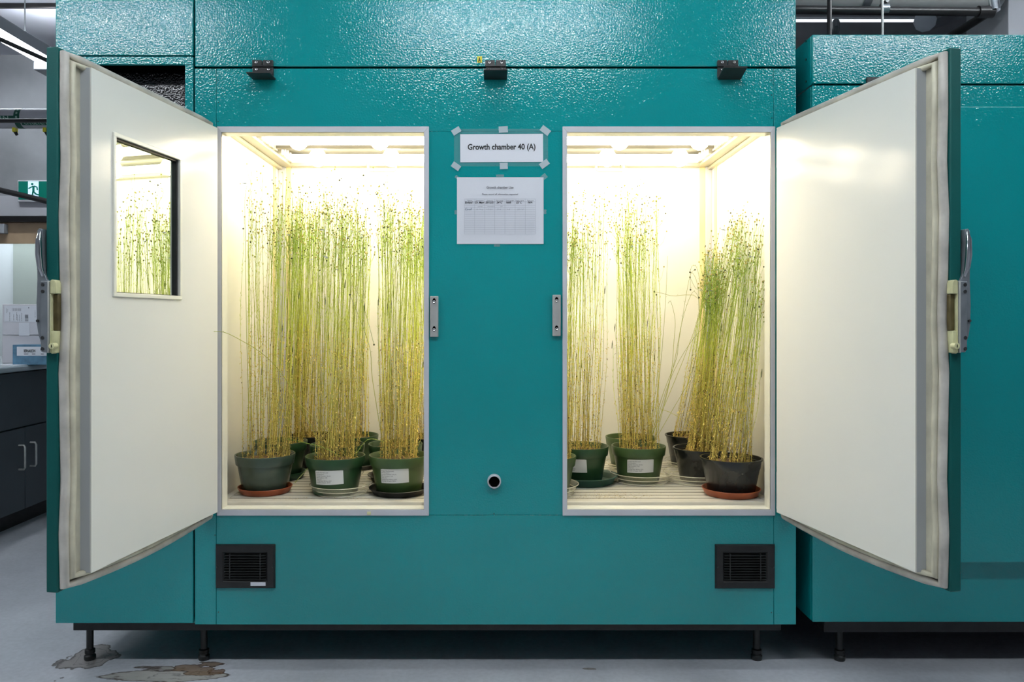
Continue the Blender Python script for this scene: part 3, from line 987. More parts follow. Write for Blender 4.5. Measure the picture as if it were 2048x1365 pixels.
# vent grilles
def vent(x0, x1, z0, z1, sticker):
    f_ = sub('vent_grille', GC)
    ux = (x1 - x0) / 119.0
    uz = (z1 - z0) / 87.0
    i0, i1, j0, j1 = x0 + 18 * ux, x1 - 18 * ux, z0 + 17 * uz, z1 - 18 * uz
    poly_o = [(x0, z0), (x1, z0), (x1, z1), (x0, z1)]
    poly_i = [(i0, j0), (i1, j0), (i1, j1), (i0, j1)]
    fb = MB()
    vs = [(p_, -0.003, q_) for p_, q_ in poly_o] + [(p_, -0.010, q_) for p_, q_ in [(x0 + 0.004, z0 + 0.004), (x1 - 0.004, z0 + 0.004), (x1 - 0.004, z1 - 0.004), (x0 + 0.004, z1 - 0.004)]]
    vs += [(p_, -0.010, q_) for p_, q_ in [(i0 - 0.006, j0 - 0.006), (i1 + 0.006, j0 - 0.006), (i1 + 0.006, j1 + 0.006), (i0 - 0.006, j1 + 0.006)]]
    vs += [(p_, -0.004, q_) for p_, q_ in poly_i] + [(p_, 0.0, q_) for p_, q_ in poly_o]
    fs = []
    for r0, r1 in ((16, 0), (0, 4), (4, 8), (8, 12)):
        for k in range(4):
            k2 = (k + 1) % 4
            fs.append((r0 + k, r0 + k2, r1 + k2, r1 + k))
    fb.add(vs, fs)
    fb.build('grille_frame', 'black_paint', f_)
    MB().box(i0, i1, -0.0012, -0.0004, j0, j1).build('grille_back', 'gap_black', f_)
    n_ = 10
    st_ = (j1 - j0) / n_
    s0 = MB()
    s0.add([(i0, -0.009, j0 + 0.001), (i1, -0.009, j0 + 0.001), (i1, -0.0085, j0 + 0.0026), (i0, -0.0085, j0 + 0.0026), (i0, -0.0035, j0 + 0.0045), (i1, -0.0035, j0 + 0.0045), (i1, -0.003, j0 + 0.006), (i0, -0.003, j0 + 0.006)],
           [(0, 1, 2, 3), (4, 7, 6, 5), (0, 4, 5, 1), (1, 5, 6, 2), (2, 6, 7, 3), (3, 7, 4, 0)])
    s0 = s0.build('slat', 'black_plastic', f_)
    for k in range(1, n_):
        inst(s0, 0, 0, k * st_, f_)
    for fx in (0.135, 0.865):
        xx = i0 + (i1 - i0) * fx
        MB().box(xx - 0.0015, xx + 0.0015, -0.0095, -0.003, j0, j1).build('grille_bar', 'black_plastic', f_)
    for xx in (x0 + 4.5 * ux, x1 - 4.5 * ux):
        screw_at(xx, (z0 + z1) / 2, -0.010, 0.003, f_, 'screw_dark', 8)
    if sticker:
        MB().box(x0 + 71 * ux, x0 + 101 * ux, -0.0106, -0.0100, z0 + 6 * uz, z0 + 13 * uz).build('sticker', 'paper', f_)


vent(P(432, 0, 0).x, P(551, 0, 0).x, P(0, 1176.5, 0).z, P(0, 1089, 0).z, True)
vent(P(1429.5, 0, 0).x, P(1549, 0, 0).x, P(0, 1177, 0).z, P(0, 1089, 0).z, False)
# small rivets along the panel joints
rv0 = None
for (px, py) in ((430, 1071), (437, 1225), (437, 160), (437, 205), (436, 243), (1543, 1226), (1544, 236), (1543, 160), (1543, 190), (988, 1028), (700, 262), (388 + 49, 700)):
    q = P(px, py, 0)
    if rv0 is None:
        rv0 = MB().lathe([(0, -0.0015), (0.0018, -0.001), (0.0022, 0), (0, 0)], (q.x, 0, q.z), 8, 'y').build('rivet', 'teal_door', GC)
        rq = q
    else:
        inst(rv0, q.x - rq.x, 0, q.z - rq.z, GC)


# ------------------------------------------------------------------ the two open doors
def door(side, hx, hy, ang, window):
    f_ = sub('door', GC)
    a_ = math.radians(ang)
    dx, dy = side * math.sin(a_), -math.cos(a_)
    nx, ny = -side * math.cos(a_), -math.sin(a_)

    def xf(u_, w_, z_):
        return (hx + u_ * dx + w_ * nx, hy + u_ * dy + w_ * ny, z_)

    W = 0.705
    zt, zb = P(0, 243, 0).z, P(0, 1037, 0).z
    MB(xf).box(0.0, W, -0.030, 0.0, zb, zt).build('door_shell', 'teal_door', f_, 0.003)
    # gasket: two rounded lobes round the rim of the inner face; it sags at the bottom
    def ring(inset, rad, wlift, sag, name, m):
        pu0, pu1, pz0, pz1 = inset, W - inset, zb + inset, zt - inset
        pts_ = []
        for i in range(13):
            pts_.append((pu0 + (pu1 - pu0) * i / 12, wlift, pz0 - sag * math.sin(math.pi * i / 12)))
        for i in range(1, 10):
            bow = 0.0035 * math.sin(i * 2.1)
            pts_.append((pu1 + bow, wlift, pz0 + (pz1 - pz0) * i / 10))
        for i in range(13):
            pts_.append((pu1 + (pu0 - pu1) * i / 12, wlift, pz1))
        for i in range(1, 10):
            pts_.append((pu0, wlift, pz1 + (pz0 - pz1) * i / 10))
        pts_.append(pts_[0])
        MB(xf).tube(pts_, rad, 10).build(name, m, f_, sharp=60)
    ring(0.013, 0.011, 0.008, 0.016, 'gasket', 'gasket_grey')
    ring(0.030, 0.0085, 0.015, 0.014, 'gasket', 'gasket')
    MB(xf).box(0.018, W - 0.018, 0.0, 0.008, zb + 0.02, zt - 0.02).build('gasket_base', 'gasket', f_, 0.002)
    # raised liner plug
    u0, u1, w0, w1 = 0.018, W - 0.068, 0.008, 0.038
    z0_, z1_ = zb + 0.028, zt - 0.030
    wu0, wu1, wz0, wz1 = 0.245, 0.545, 1.208, 1.604
    pg = MB(xf)
    if window:
        us = [u0, wu0, wu1, u1]
        zs2 = [z0_, wz0, wz1, z1_]
        for i in range(3):
            for j in range(3):
                if i == 1 and j == 1:
                    continue
                pg.box(us[i], us[i + 1], w1 - 0.004, w1, zs2[j], zs2[j + 1])
    else:
        pg.box(u0, u1, w1 - 0.004, w1, z0_, z1_)
    pg.build('liner_panel', 'door_liner', f_)
    ed = MB(xf)
    ed.box(u1 - 0.006, u1 - 0.0005, w0, w1 - 0.0045, z0_, z1_)
    ed.build('liner_edge', 'door_liner_side', f_)
    ed = MB(xf)
    ed.box(u0, u1 - 0.006, w0, w1 - 0.0045, z1_ - 0.006, z1_)
    ed.box(u0, u1 - 0.006, w0, w1 - 0.0045, z0_, z0_ + 0.006)
    ed.box(u0, u0 + 0.006, w0, w1 - 0.0045, z0_ + 0.006, z1_ - 0.006)
    ed.build('liner_edge', 'reveal', f_)
    for k in range(3):
        uu = u0 + (u1 - u0) * (0.22 + 0.28 * k)
        sm = MB(xf).tube([(uu, 0.020, z0_ - 0.001), (uu, 0.020, z0_ - 0.006)], 0.004, 8)
        sm.build('liner_screw', 'gap_black', f_)
    if window:
        fw = 0.010
        wf = MB(xf)
        wf.box(wu0 - fw, wu1 + fw, w1 - 0.002, w1 + 0.005, wz1 - 0.001, wz1 + fw)
        wf.box(wu0 - fw, wu1 + fw, w1 - 0.002, w1 + 0.005, wz0 - fw, wz0 + 0.001)
        wf.box(wu0 - fw, wu0 + 0.001, w1 - 0.002, w1 + 0.005, wz0, wz1)
        wf.box(wu1 - 0.001, wu1 + fw, w1 - 0.002, w1 + 0.005, wz0, wz1)
        wf.build('window_frame', 'reveal', f_, 0.0015)
        sp_ = MB(xf)
        sp_.box(wu0, wu0 + 0.008, w0 + 0.012, w1 - 0.004, wz0, wz1)
        sp_.box(wu1 - 0.004, wu1, w0 + 0.012, w1 - 0.004, wz0, wz1)
        sp_.box(wu0, wu1, w0 + 0.012, w1 - 0.004, wz1 - 0.006, wz1)
        sp_.box(wu0, wu1, w0 + 0.012, w1 - 0.004, wz0, wz0 + 0.003)
        sp_.build('window_spacer', 'black_paint', f_)
        MB(xf).box(wu0, wu1, w0 + 0.006, w0 + 0.019, wz0, wz1).build('window_pane', 'mirror_glass', f_)
    # hinges at the pivot edge
    for zz in (zt - 0.09, zb + 0.09):
        MB(xf).tube([(-0.010, -0.006, zz - 0.06), (-0.010, -0.006, zz + 0.06)], 0.007, 12).build('hinge_knuckle', 'trim_alu', f_)
        MB(xf).box(-0.006, 0.05, -0.034, -0.030, zz - 0.055, zz + 0.055).build('hinge_leaf', 'trim_alu', f_, 0.001)
        xx = hx - side * 0.012
        MB().box(min(xx, xx - side * 0.010), max(xx, xx - side * 0.010), -0.006, 0.0, zz - 0.06, zz + 0.06).build('hinge_leaf', 'trim_alu', f_, 0.001)

    # latch: built in the plane of the door's free edge; 1 unit = 1 photo pixel there
    k_ = 1.87 / F

    def lw(px):
        return (px - 125.0) * k_

    def lz(py):
        return ZC - (py - 640.0) * k_

    def prism(poly, ua, ub, name, m, bev=0.0012):
        return MB(xf).prism([(lw(p_), lz(q_)) for p_, q_ in poly], lambda p_, q_, d: (d, p_, q_), ua, ub).build(name, m, f_, bev)

    uf = W
    prism([(98, 563), (116, 563), (116, 705), (102, 705), (98, 698)], uf - 0.03, uf + 0.016, 'latch_body', 'gunmetal')
    prism([(113.5, 563), (116.5, 563), (116.5, 706), (113.5, 706)], uf - 0.03, uf + 0.018, 'latch_edge', 'brushed')
    lever = [(84, 461), (88, 457), (94, 458), (96, 466), (94, 480), (95, 520), (98, 545), (105, 560), (112, 563), (104, 590), (99, 615), (99, 700),
             (101, 706), (95, 695), (87, 672), (83, 650), (82, 610), (84, 560), (83, 500)]
    prism(lever, uf - 0.018, uf + 0.006, 'latch_lever', 'gunmetal', 0.002)
    pts_ = [(uf + 0.006, lw(90), lz(462)), (uf + 0.010, lw(89.5), lz(480)), (uf + 0.011, lw(90.5), lz(510)), (uf + 0.010, lw(93), lz(535)), (uf + 0.006, lw(97), lz(553))]
    MB(xf).tube(pts_, [0.0035, 0.0065, 0.0075, 0.0065, 0.003], 12).build('lever_grip', 'chrome', f_)
    for (px, py) in ((103, 570), (103, 583.5), (102.5, 676), (102.5, 698)):
        MB(xf).tube([(uf + 0.016, lw(px), lz(py)), (uf + 0.0175, lw(px), lz(py))], 0.0042, 12).build('latch_screw', 'screw_dark', f_)
    MB(xf).tube([(uf + 0.004, lw(86), lz(642)), (uf + 0.010, lw(86), lz(642))], 0.0032, 10).build('latch_pin', 'screw_dark', f_)
    prism([(117, 562), (121, 560), (127, 561), (130, 566), (130, 588), (117, 588)], uf - 0.02, uf + 0.014, 'latch_cap', 'old_cream')
    prism([(117, 588), (119, 588), (119, 706), (117, 706)], uf - 0.02, uf + 0.014, 'latch_rail', 'old_cream')
    prism([(119, 589), (130, 589), (129, 662), (119, 662)], uf - 0.015, uf + 0.006, 'latch_roller', 'brass_dark', 0.002)
    prism([(118, 662), (128, 662), (128, 682), (126, 706), (120, 708), (117, 706)], uf - 0.02, uf + 0.012, 'latch_foot', 'old_cream')
    MB(xf).tube([(uf + 0.010, lw(127), lz(692)), (uf + 0.024, lw(127), lz(692))], 0.0072, 14).build('latch_knob', 'old_cream', f_)
    MB(xf).box(uf + 0.024, uf + 0.0247, lw(126.3), lw(127.7), lz(695), lz(689)).build('knob_slot', 'gap_black', f_)
    return f_


door(-1, P(421, 0, 0).x, -0.012, 8.6, True)
door(1, P(1566, 0, 0).x, -0.012, 11.4, False)

# ------------------------------------------------------------------ neighbouring chamber on the right
xn0, xn1 = P(1625, 0, 0).x, 2.9
NC = thing('neighbour_chamber', 'second teal chamber with a closed door at the right edge', 'growth chamber', ((xn0 + xn1) / 2, 0.4, 0))
zn1, zns, zn0 = P(0, 69, 0).z, P(0, 169, 0).z, P(0, 1245, 0).z
MB().box(xn0, xn1, 0.0, t_, zns + 0.003, zn1).build('upper_panel', 'teal', NC, 0.003)
MB().box(xn0, xn1, 0.0, t_, zn0, zns - 0.003).build('front_panel', 'teal', NC, 0.002)
MB().box(xn0 + 0.012, xn1, t_, 0.03, zns - 0.02, zns + 0.02).build('seam_backing', 'gap_black', NC)
MB().box(xn0, xn0 + 0.012, t_, 0.9, zns + 0.003, zn1).build('side_panel', 'teal', NC, 0.002)
MB().box(xn0, xn0 + 0.012, t_, 0.9, zn0, zns - 0.003).build('side_panel', 'teal', NC, 0.002)
MB().box(xn0 + 0.012, xn1, t_, 0.9, zn1 - 0.012, zn1).build('top_panel', 'teal', NC)
MB().box(xn0 + 0.012, xn1, t_, 0.9, zn0, zn0 + 0.012).build('bottom_panel', 'black_paint', NC)
MB().box(xn0 + 0.05, xn1, 0.03, 0.09, zn0 - 0.045, zn0).build('base_frame', 'black_paint', NC, 0.002)
nd0, nd1 = P(0, 213, -0.05).z, P(0, 1126, -0.05).z
MB().box(1.33, 2.05, -0.05, 0.0, nd1, nd0).build('door', 'teal', NC, 0.003)
leg(NC, P(1679, 0, 0.10).x, 0.10, zn0 - 0.04)
leg(NC, xn1 - 0.2, 0.10, zn0 - 0.04)
MB().box(xn0 - 0.05, xn1, 0.88, 0.89, 0.001, zn0 + 0.01).build('rear_light_block', 'black_paint', NC)  # unseen blocker added to keep the floor underneath dark
leg(NC, P(1679, 0, 0.10).x, 0.80, zn0)
MB().box(P(1731, 0, 0).x, P(1775, 0, 0).x, -0.012, 0.0, P(0, 185, 0).z, P(0, 156, 0).z).build('lid_hinge', 'black_plastic', NC, 0.002)
for py in (82, 119, 163):
    MB().tube([(xn0 - 0.003, 0.05, P(0, py, 0.05).z), (xn0 + 0.001, 0.05, P(0, py, 0.05).z)], 0.004, 8).build('rivet', 'teal_door', NC)

# ------------------------------------------------------------------ notices on the centre panel
def sheet(root, name, m, cx, cz, w_, h_, y, curl=0.0, tilt=0.0, parent_m=None):
    nx_, nz_ = 10, 8
    mb = MB()
    for lay, off in ((0, 0.0), (1, 0.0006)):
        pass
    vs, fs = [], []
    for j in range(nz_ + 1):
        for i in range(nx_ + 1):
            a_, b_ = (i / nx_ - 0.5), (j / nz_ - 0.5)
            yy = y - curl * (0.35 * math.sin(6 * a_ + 3 * b_) ** 2 + (max(0, a_ - 0.3) * 4) ** 2 * max(0, -b_ + 0.2) * 1.2)
            X, Z = a_ * w_, b_ * h_
            vs.append((cx + X * math.cos(tilt) - Z * math.sin(tilt), yy, cz + X * math.sin(tilt) + Z * math.cos(tilt)))
    for j in range(nz_):
        for i in range(nx_):
            k = j * (nx_ + 1) + i
            fs.append((k, k + 1, k + nx_ + 2, k + nx_ + 1))
    n_ = len(vs)
    vs2 = [(a_, b_ + 0.0005, c_) for a_, b_, c_ in vs]
    mb.add(vs + vs2, fs + [tuple(n_ + q_ for q_ in reversed(f)) for f in fs])
    return mb.build(name, m, root)


def tape_strip(root, px, py, wpx, hpx, deg, m='tape', y=-0.0032):
    q = P(px, py, 0)
    c, s = math.cos(math.radians(deg)), math.sin(math.radians(deg))
    rng = random.Random(px)
    pts_ = [(-0.5, -0.5), (0.5, -0.5), (0.5, -0.25), (0.48, 0), (0.5, 0.25), (0.5, 0.5), (-0.5, 0.5), (-0.48, 0.25), (-0.5, 0), (-0.48, -0.25)]
    pl = [(q.x + (a_ * wpx * c - b_ * hpx * s) * u, q.z + (a_ * wpx * s + b_ * hpx * c) * u) for a_, b_ in pts_]
    MB().prism(pl, lambda p_, q_, d: (p_, d, q_), y, y + 0.0003).build('tape', m, root)


q0, q1 = P(920.5, 268.5, 0), P(1086, 324.5, 0)
ns = thing('name_notice', 'white notice reading Growth chamber 40 (A) taped between the openings', 'notice', ((q0.x + q1.x) / 2, 0, q1.z))
MB().box(P(908, 0, 0).x, P(1096, 0, 0).x, -0.0012, -0.0006, P(0, 333, 0).z, P(0, 258, 0).z).build('clear_sleeve', 'film', ns)
sheet(ns, 'paper', 'paper', (q0.x + q1.x) / 2, (q0.z + q1.z) / 2, q1.x - q0.x, q0.z - q1.z, -0.002, 0.0, math.radians(0.3))
tx = MB()
q = P(935.5, 299.8, 0)
write(tx, 'Growth chamber 40 (A)', q.x, q.z, 15.8 * u, -0.0026, 0.028, width=135.5 * u, tilt=math.radians(0.3))
tx.build('lettering', 'ink', ns)
for (px, py, w_, h2, dg) in ((912.5, 262.5, 18, 11.5, 32), (1006.5, 259.5, 18.5, 12.5, 3), (1090.5, 261.5, 20, 12.5, -37), (912, 333, 18, 11.5, -35), (1007.5, 332.5, 16, 12.5, 2), (1088.5, 328.5, 19, 12, 36)):
    tape_strip(ns, px, py, w_, h2, dg)

q0, q1 = P(914, 355, 0), P(1087, 488.5, 0)
ls = thing('log_sheet', 'white growth chamber use log sheet with handwritten table', 'paper', ((q0.x + q1.x) / 2, 0, q1.z))
sheet(ls, 'paper', 'paper_used', (q0.x + q1.x) / 2, (q0.z + q1.z) / 2, q1.x - q0.x, q0.z - q1.z, -0.002, 0.0012)
tx = MB()


def wr(mb, txt, px, py, wpx, size, bold=0.0, shear=0.0):
    q = P(px, py, 0)
    write(mb, txt, q.x, q.z, size * u, -0.0042, bold, shear, width=wpx * u)


wr(tx, 'Growth chamber Use', 973, 377.8, 54, 6.6, 0.02)
wr(tx, 'Please record all information requested', 964, 390.6, 72, 4.6, 0.015)
for (t__, px, w_) in (('Name', 935, 9), ('Supervisor', 951.5, 16), ('Date in', 974, 11), ('Day temp.', 992, 15), ('Day length', 1012, 16), ('Night temp.', 1031.5, 17), ('Date out', 1054, 13)):
    wr(tx, t__, px, 402.6, w_, 3.0, 0.0)
tx.build('print', 'ink_grey', ls)
tx = MB()
for (t__, px, py, w_, sz) in (('England', 930, 407.5, 15, 6.0), ('Dr. Mang', 950.5, 407.5, 18, 6.0), ('20/12/21', 971, 407.3, 17.5, 5.6), ('24\u00b0C', 993, 407.3, 12, 5.6), ('16/8', 1012, 407.3, 10, 5.6), ('22\u00b0C', 1032, 407.3, 12, 5.6), ('N/A', 1055.5, 407.0, 9, 5.4)):
    wr(tx, t__, px, py, w_, sz, 0.022, 0.25)
tx.build('handwriting', 'pen', ls)
tx = MB()
for (t__, px, py, w_, sz, b_) in (('Cavell', 930, 421, 14, 6.0, 0.0),):
    wr(tx, t__, px, py, w_, sz, 0.004, 0.3)
tx.build('handwriting', 'pen_blue', ls)
tx = MB()
for (t__, px, py, w_, sz) in (('Dr. Mang', 953, 420.6, 13, 3.6), ('15/01', 973, 420.6, 12, 3.6), ('24', 993, 420.6, 9, 3.6), ('16', 1014, 420.6, 6, 3.6), ('22\u00b0C', 1034, 420.6, 14, 3.6), ('same', 955, 414.8, 10, 3.4), ('notes', 975, 414.6, 14, 3.4), ('20', 1000, 414.6, 5, 3.4)):
    wr(tx, t__, px, py, w_, sz, 0.0, 0.25)
gx = [929 + (1070.5 - 929) * k / 7 for k in range(8)]
gy = [398.5, 404] + [411 + 4.45 * k for k in range(14)]
for yy in gy:
    a_, b_ = P(929, yy, 0), P(1070.5, yy, 0)
    tx.box(a_.x, b_.x, -0.0042, -0.0040, a_.z - 0.0003, a_.z + 0.0003)
for xx in gx:
    a_, b_ = P(xx, gy[0], 0), P(xx, gy[-1], 0)
    tx.box(a_.x - 0.0003, a_.x + 0.0003, -0.0042, -0.0040, b_.z, a_.z)
tx.build('table_lines', 'ink_faint', ls)
for (px, py, w_, h2, dg) in ((1000, 352.5, 16, 6, 0), (1088, 354, 12, 10, 38), (914, 355, 8, 6, -35), (1089.5, 424, 6, 9, 0), (912, 425, 6, 8, 0), (994, 491, 12, 5, 0)):
    tape_strip(ls, px, py, w_, h2, dg, 'tape_faint', -0.0010)

# ------------------------------------------------------------------ shelf
SH = thing('slatted_shelf', 'cream slatted shelf carrying all the pots inside the chamber', 'shelf', (0, YI0, ZFL))
ZSH = 0.540
y0 = YI0 + 0.0015
y1 = YI1 - 0.02
MB().box(-WI + 0.012, WI - 0.012, y0, y0 + 0.012, ZFL, ZSH - 0.0005).build('front_rail', 'shelf', SH, 0.0015)
MB().box(-WI + 0.012, WI - 0.012, y0 + 0.012, y1, ZFL + 0.001, ZFL + 0.010).build('shelf_pan', 'shelf_gap_shade', SH)
for s in (-1, 1):
    MB().box(*sorted((s * (WI - 0.012), s * (WI - 0.035))), y0 + 0.0125, y1, ZFL + 0.011, ZSH - 0.0005).build('side_rail', 'shelf', SH, 0.0015)
sp = 0.0465
s0 = MB().box(-WI + 0.037, WI - 0.037, y0 + 0.014, y0 + 0.014 + sp - 0.0085, ZFL + 0.012, ZSH).build('slat', 'shelf', SH, 0.0015)
k = 1
while y0 + 0.014 + (k + 1) * sp < y1:
    inst(s0, 0, k * sp, 0, SH)
    MB().box(-WI + 0.037, WI - 0.037, y0 + 0.014 + k * sp - 0.0083, y0 + 0.014 + k * sp - 0.0002, ZFL + 0.012, ZSH - 0.0007).build('gap_shade_strip', 'shelf_gap_shade', SH)  # dark filler strip paints in the shade of the slat gap
    k += 1

# ------------------------------------------------------------------ pots and saucers
def pot(root, c, R, H, style, m):
    x, y, z = c
    if style == 'green':
        rb = R * 0.745
        pf = [(0, 0), (rb - 0.004, 0), (rb, 0.004), (R * 0.905, H - 0.034), (R * 0.955, H - 0.033), (R * 0.962, H - 0.031),
              (R, H - 0.002), (R - 0.001, H), (R - 0.004, H), (R - 0.006, H - 0.003), (R * 0.88, H - 0.035), (R * 0.72, 0.02), (0, 0.02)]
    else:
        rb = R * 0.74
        pf = [(0, 0), (rb - 0.004, 0), (rb, 0.004), (R * 0.895, H - 0.036), (R * 0.915, H - 0.034), (R * 0.955, H - 0.006), (R * 0.99, H - 0.006), (R, H - 0.003),
              (R * 0.995, H), (R * 0.94, H), (R * 0.92, H - 0.012), (R * 0.88, H - 0.014), (R * 0.86, H - 0.04), (R * 0.72, 0.02), (0, 0.02)]
    o = MB().lathe(pf, c, 48).build('pot', m, root, sharp=50)
    return o


def pot_radius(R, H, style, h):
    rb = R * 0.745
    return rb + (R * 0.905 - rb) * (h - 0.004) / (H - 0.038)


def pot_label(root, o, c, R, H, mid_deg, wd, hh, hc, tilt=0.0, text=True, variant=0):
    """a paper label bent round the pot below its rim, with seven short printed lines"""
    x, y, z = c

    def onpot(a_, b_, lift):
        h = hc + b_ + math.tan(tilt) * a_
        r = pot_radius(R, H, 'green', h) + lift
        an = math.radians(mid_deg) + a_ / r
        return (x + r * math.cos(an), y + r * math.sin(an), z + h)
    mb = MB()
    nx_, nz_ = 14, 3
    vs = [onpot(wd * (i / nx_ - 0.5), hh * (j / nz_ - 0.5) - (0.0015 if i in (0, nx_) and j == nz_ else 0), 0.0009) for j in range(nz_ + 1) for i in range(nx_ + 1)]
    fs = [(j * (nx_ + 1) + i, j * (nx_ + 1) + i + 1, (j + 1) * (nx_ + 1) + i + 1, (j + 1) * (nx_ + 1) + i) for j in range(nz_) for i in range(nx_)]
    mb.add(vs, fs)
    mb.smooth = True
    lb = mb.build('label', 'label_paper', o)
    if text:
        tm = MB()
        lines = ['Project: Flax fibre seed', 'Germination' if variant else 'Normal/control', 'Growth Chamber: 40 (A)', 'Plant Condition: 16/8', 'Temp: 22 C', 'Sowing Date: 08-Nov-2021', 'Number of seeds: 20/24']
        wds = [0.46, 0.30, 0.54, 0.42, 0.22, 0.56, 0.52]
        for k, (ln, ww) in enumerate(zip(lines, wds)):
            vs, fs = text_shapes(ln, 0.0052, 0.01)
            mx = max(v[0] for v in vs)
            f_ = ww * wd / mx
            b0 = hh * 0.5 - 0.0085 - k * hh * 0.118
            tm.add([onpot(-wd * 0.47 + vx * f_, b0 + vy, 0.0014) for vx, vy in vs], fs)
        tm.build('label_print', 'ink_grey', o)
    return lb


def saucer(name, label, c, R, H, m, style='plain', group=None):
    x, y, z = c
    if style == 'clear':
        pf = [(0, 0), (R * 0.80, 0), (R * 0.83, 0.002), (R * 0.87, H * 0.5), (R * 0.90, H * 0.52), (R * 0.96, H - 0.002), (R, H), (R * 0.985, H + 0.001),
              (R * 0.945, H - 0.002), (R * 0.88, H * 0.55), (R * 0.855, H * 0.5), (R * 0.815, 0.003), (0, 0.0015)]
    elif style == 'lip':
        pf = [(0, 0), (R * 0.82, 0), (R * 0.86, 0.003), (R * 0.92, H * 0.75), (R * 0.985, H - 0.003), (R, H - 0.001), (R * 0.99, H), (R * 0.94, H - 0.001), (R * 0.89, H * 0.7), (R * 0.83, 0.005), (0, 0.004)]
    else:
        pf = [(0, 0), (R * 0.86, 0), (R * 0.90, 0.003), (R, H - 0.001), (R * 0.995, H), (R * 0.97, H), (R * 0.88, 0.005), (0, 0.004)]
    o = MB().lathe(pf, c, 48).build(name, m, None, sharp=50, origin=c)
    if style == 'clear':
        for (rr, hz) in ((R * 0.99, H), (R * 0.885, H * 0.51), (R * 0.835, 0.003)):
            ring_ = [(rr + 0.0014 * math.cos(t), hz + 0.0014 * math.sin(t)) for t in np.linspace(0, 2 * math.pi, 7)]
            MB().lathe(ring_, c, 48).build('rim', 'clear_rim', o)
    return tag(o, label, 'saucer', group)


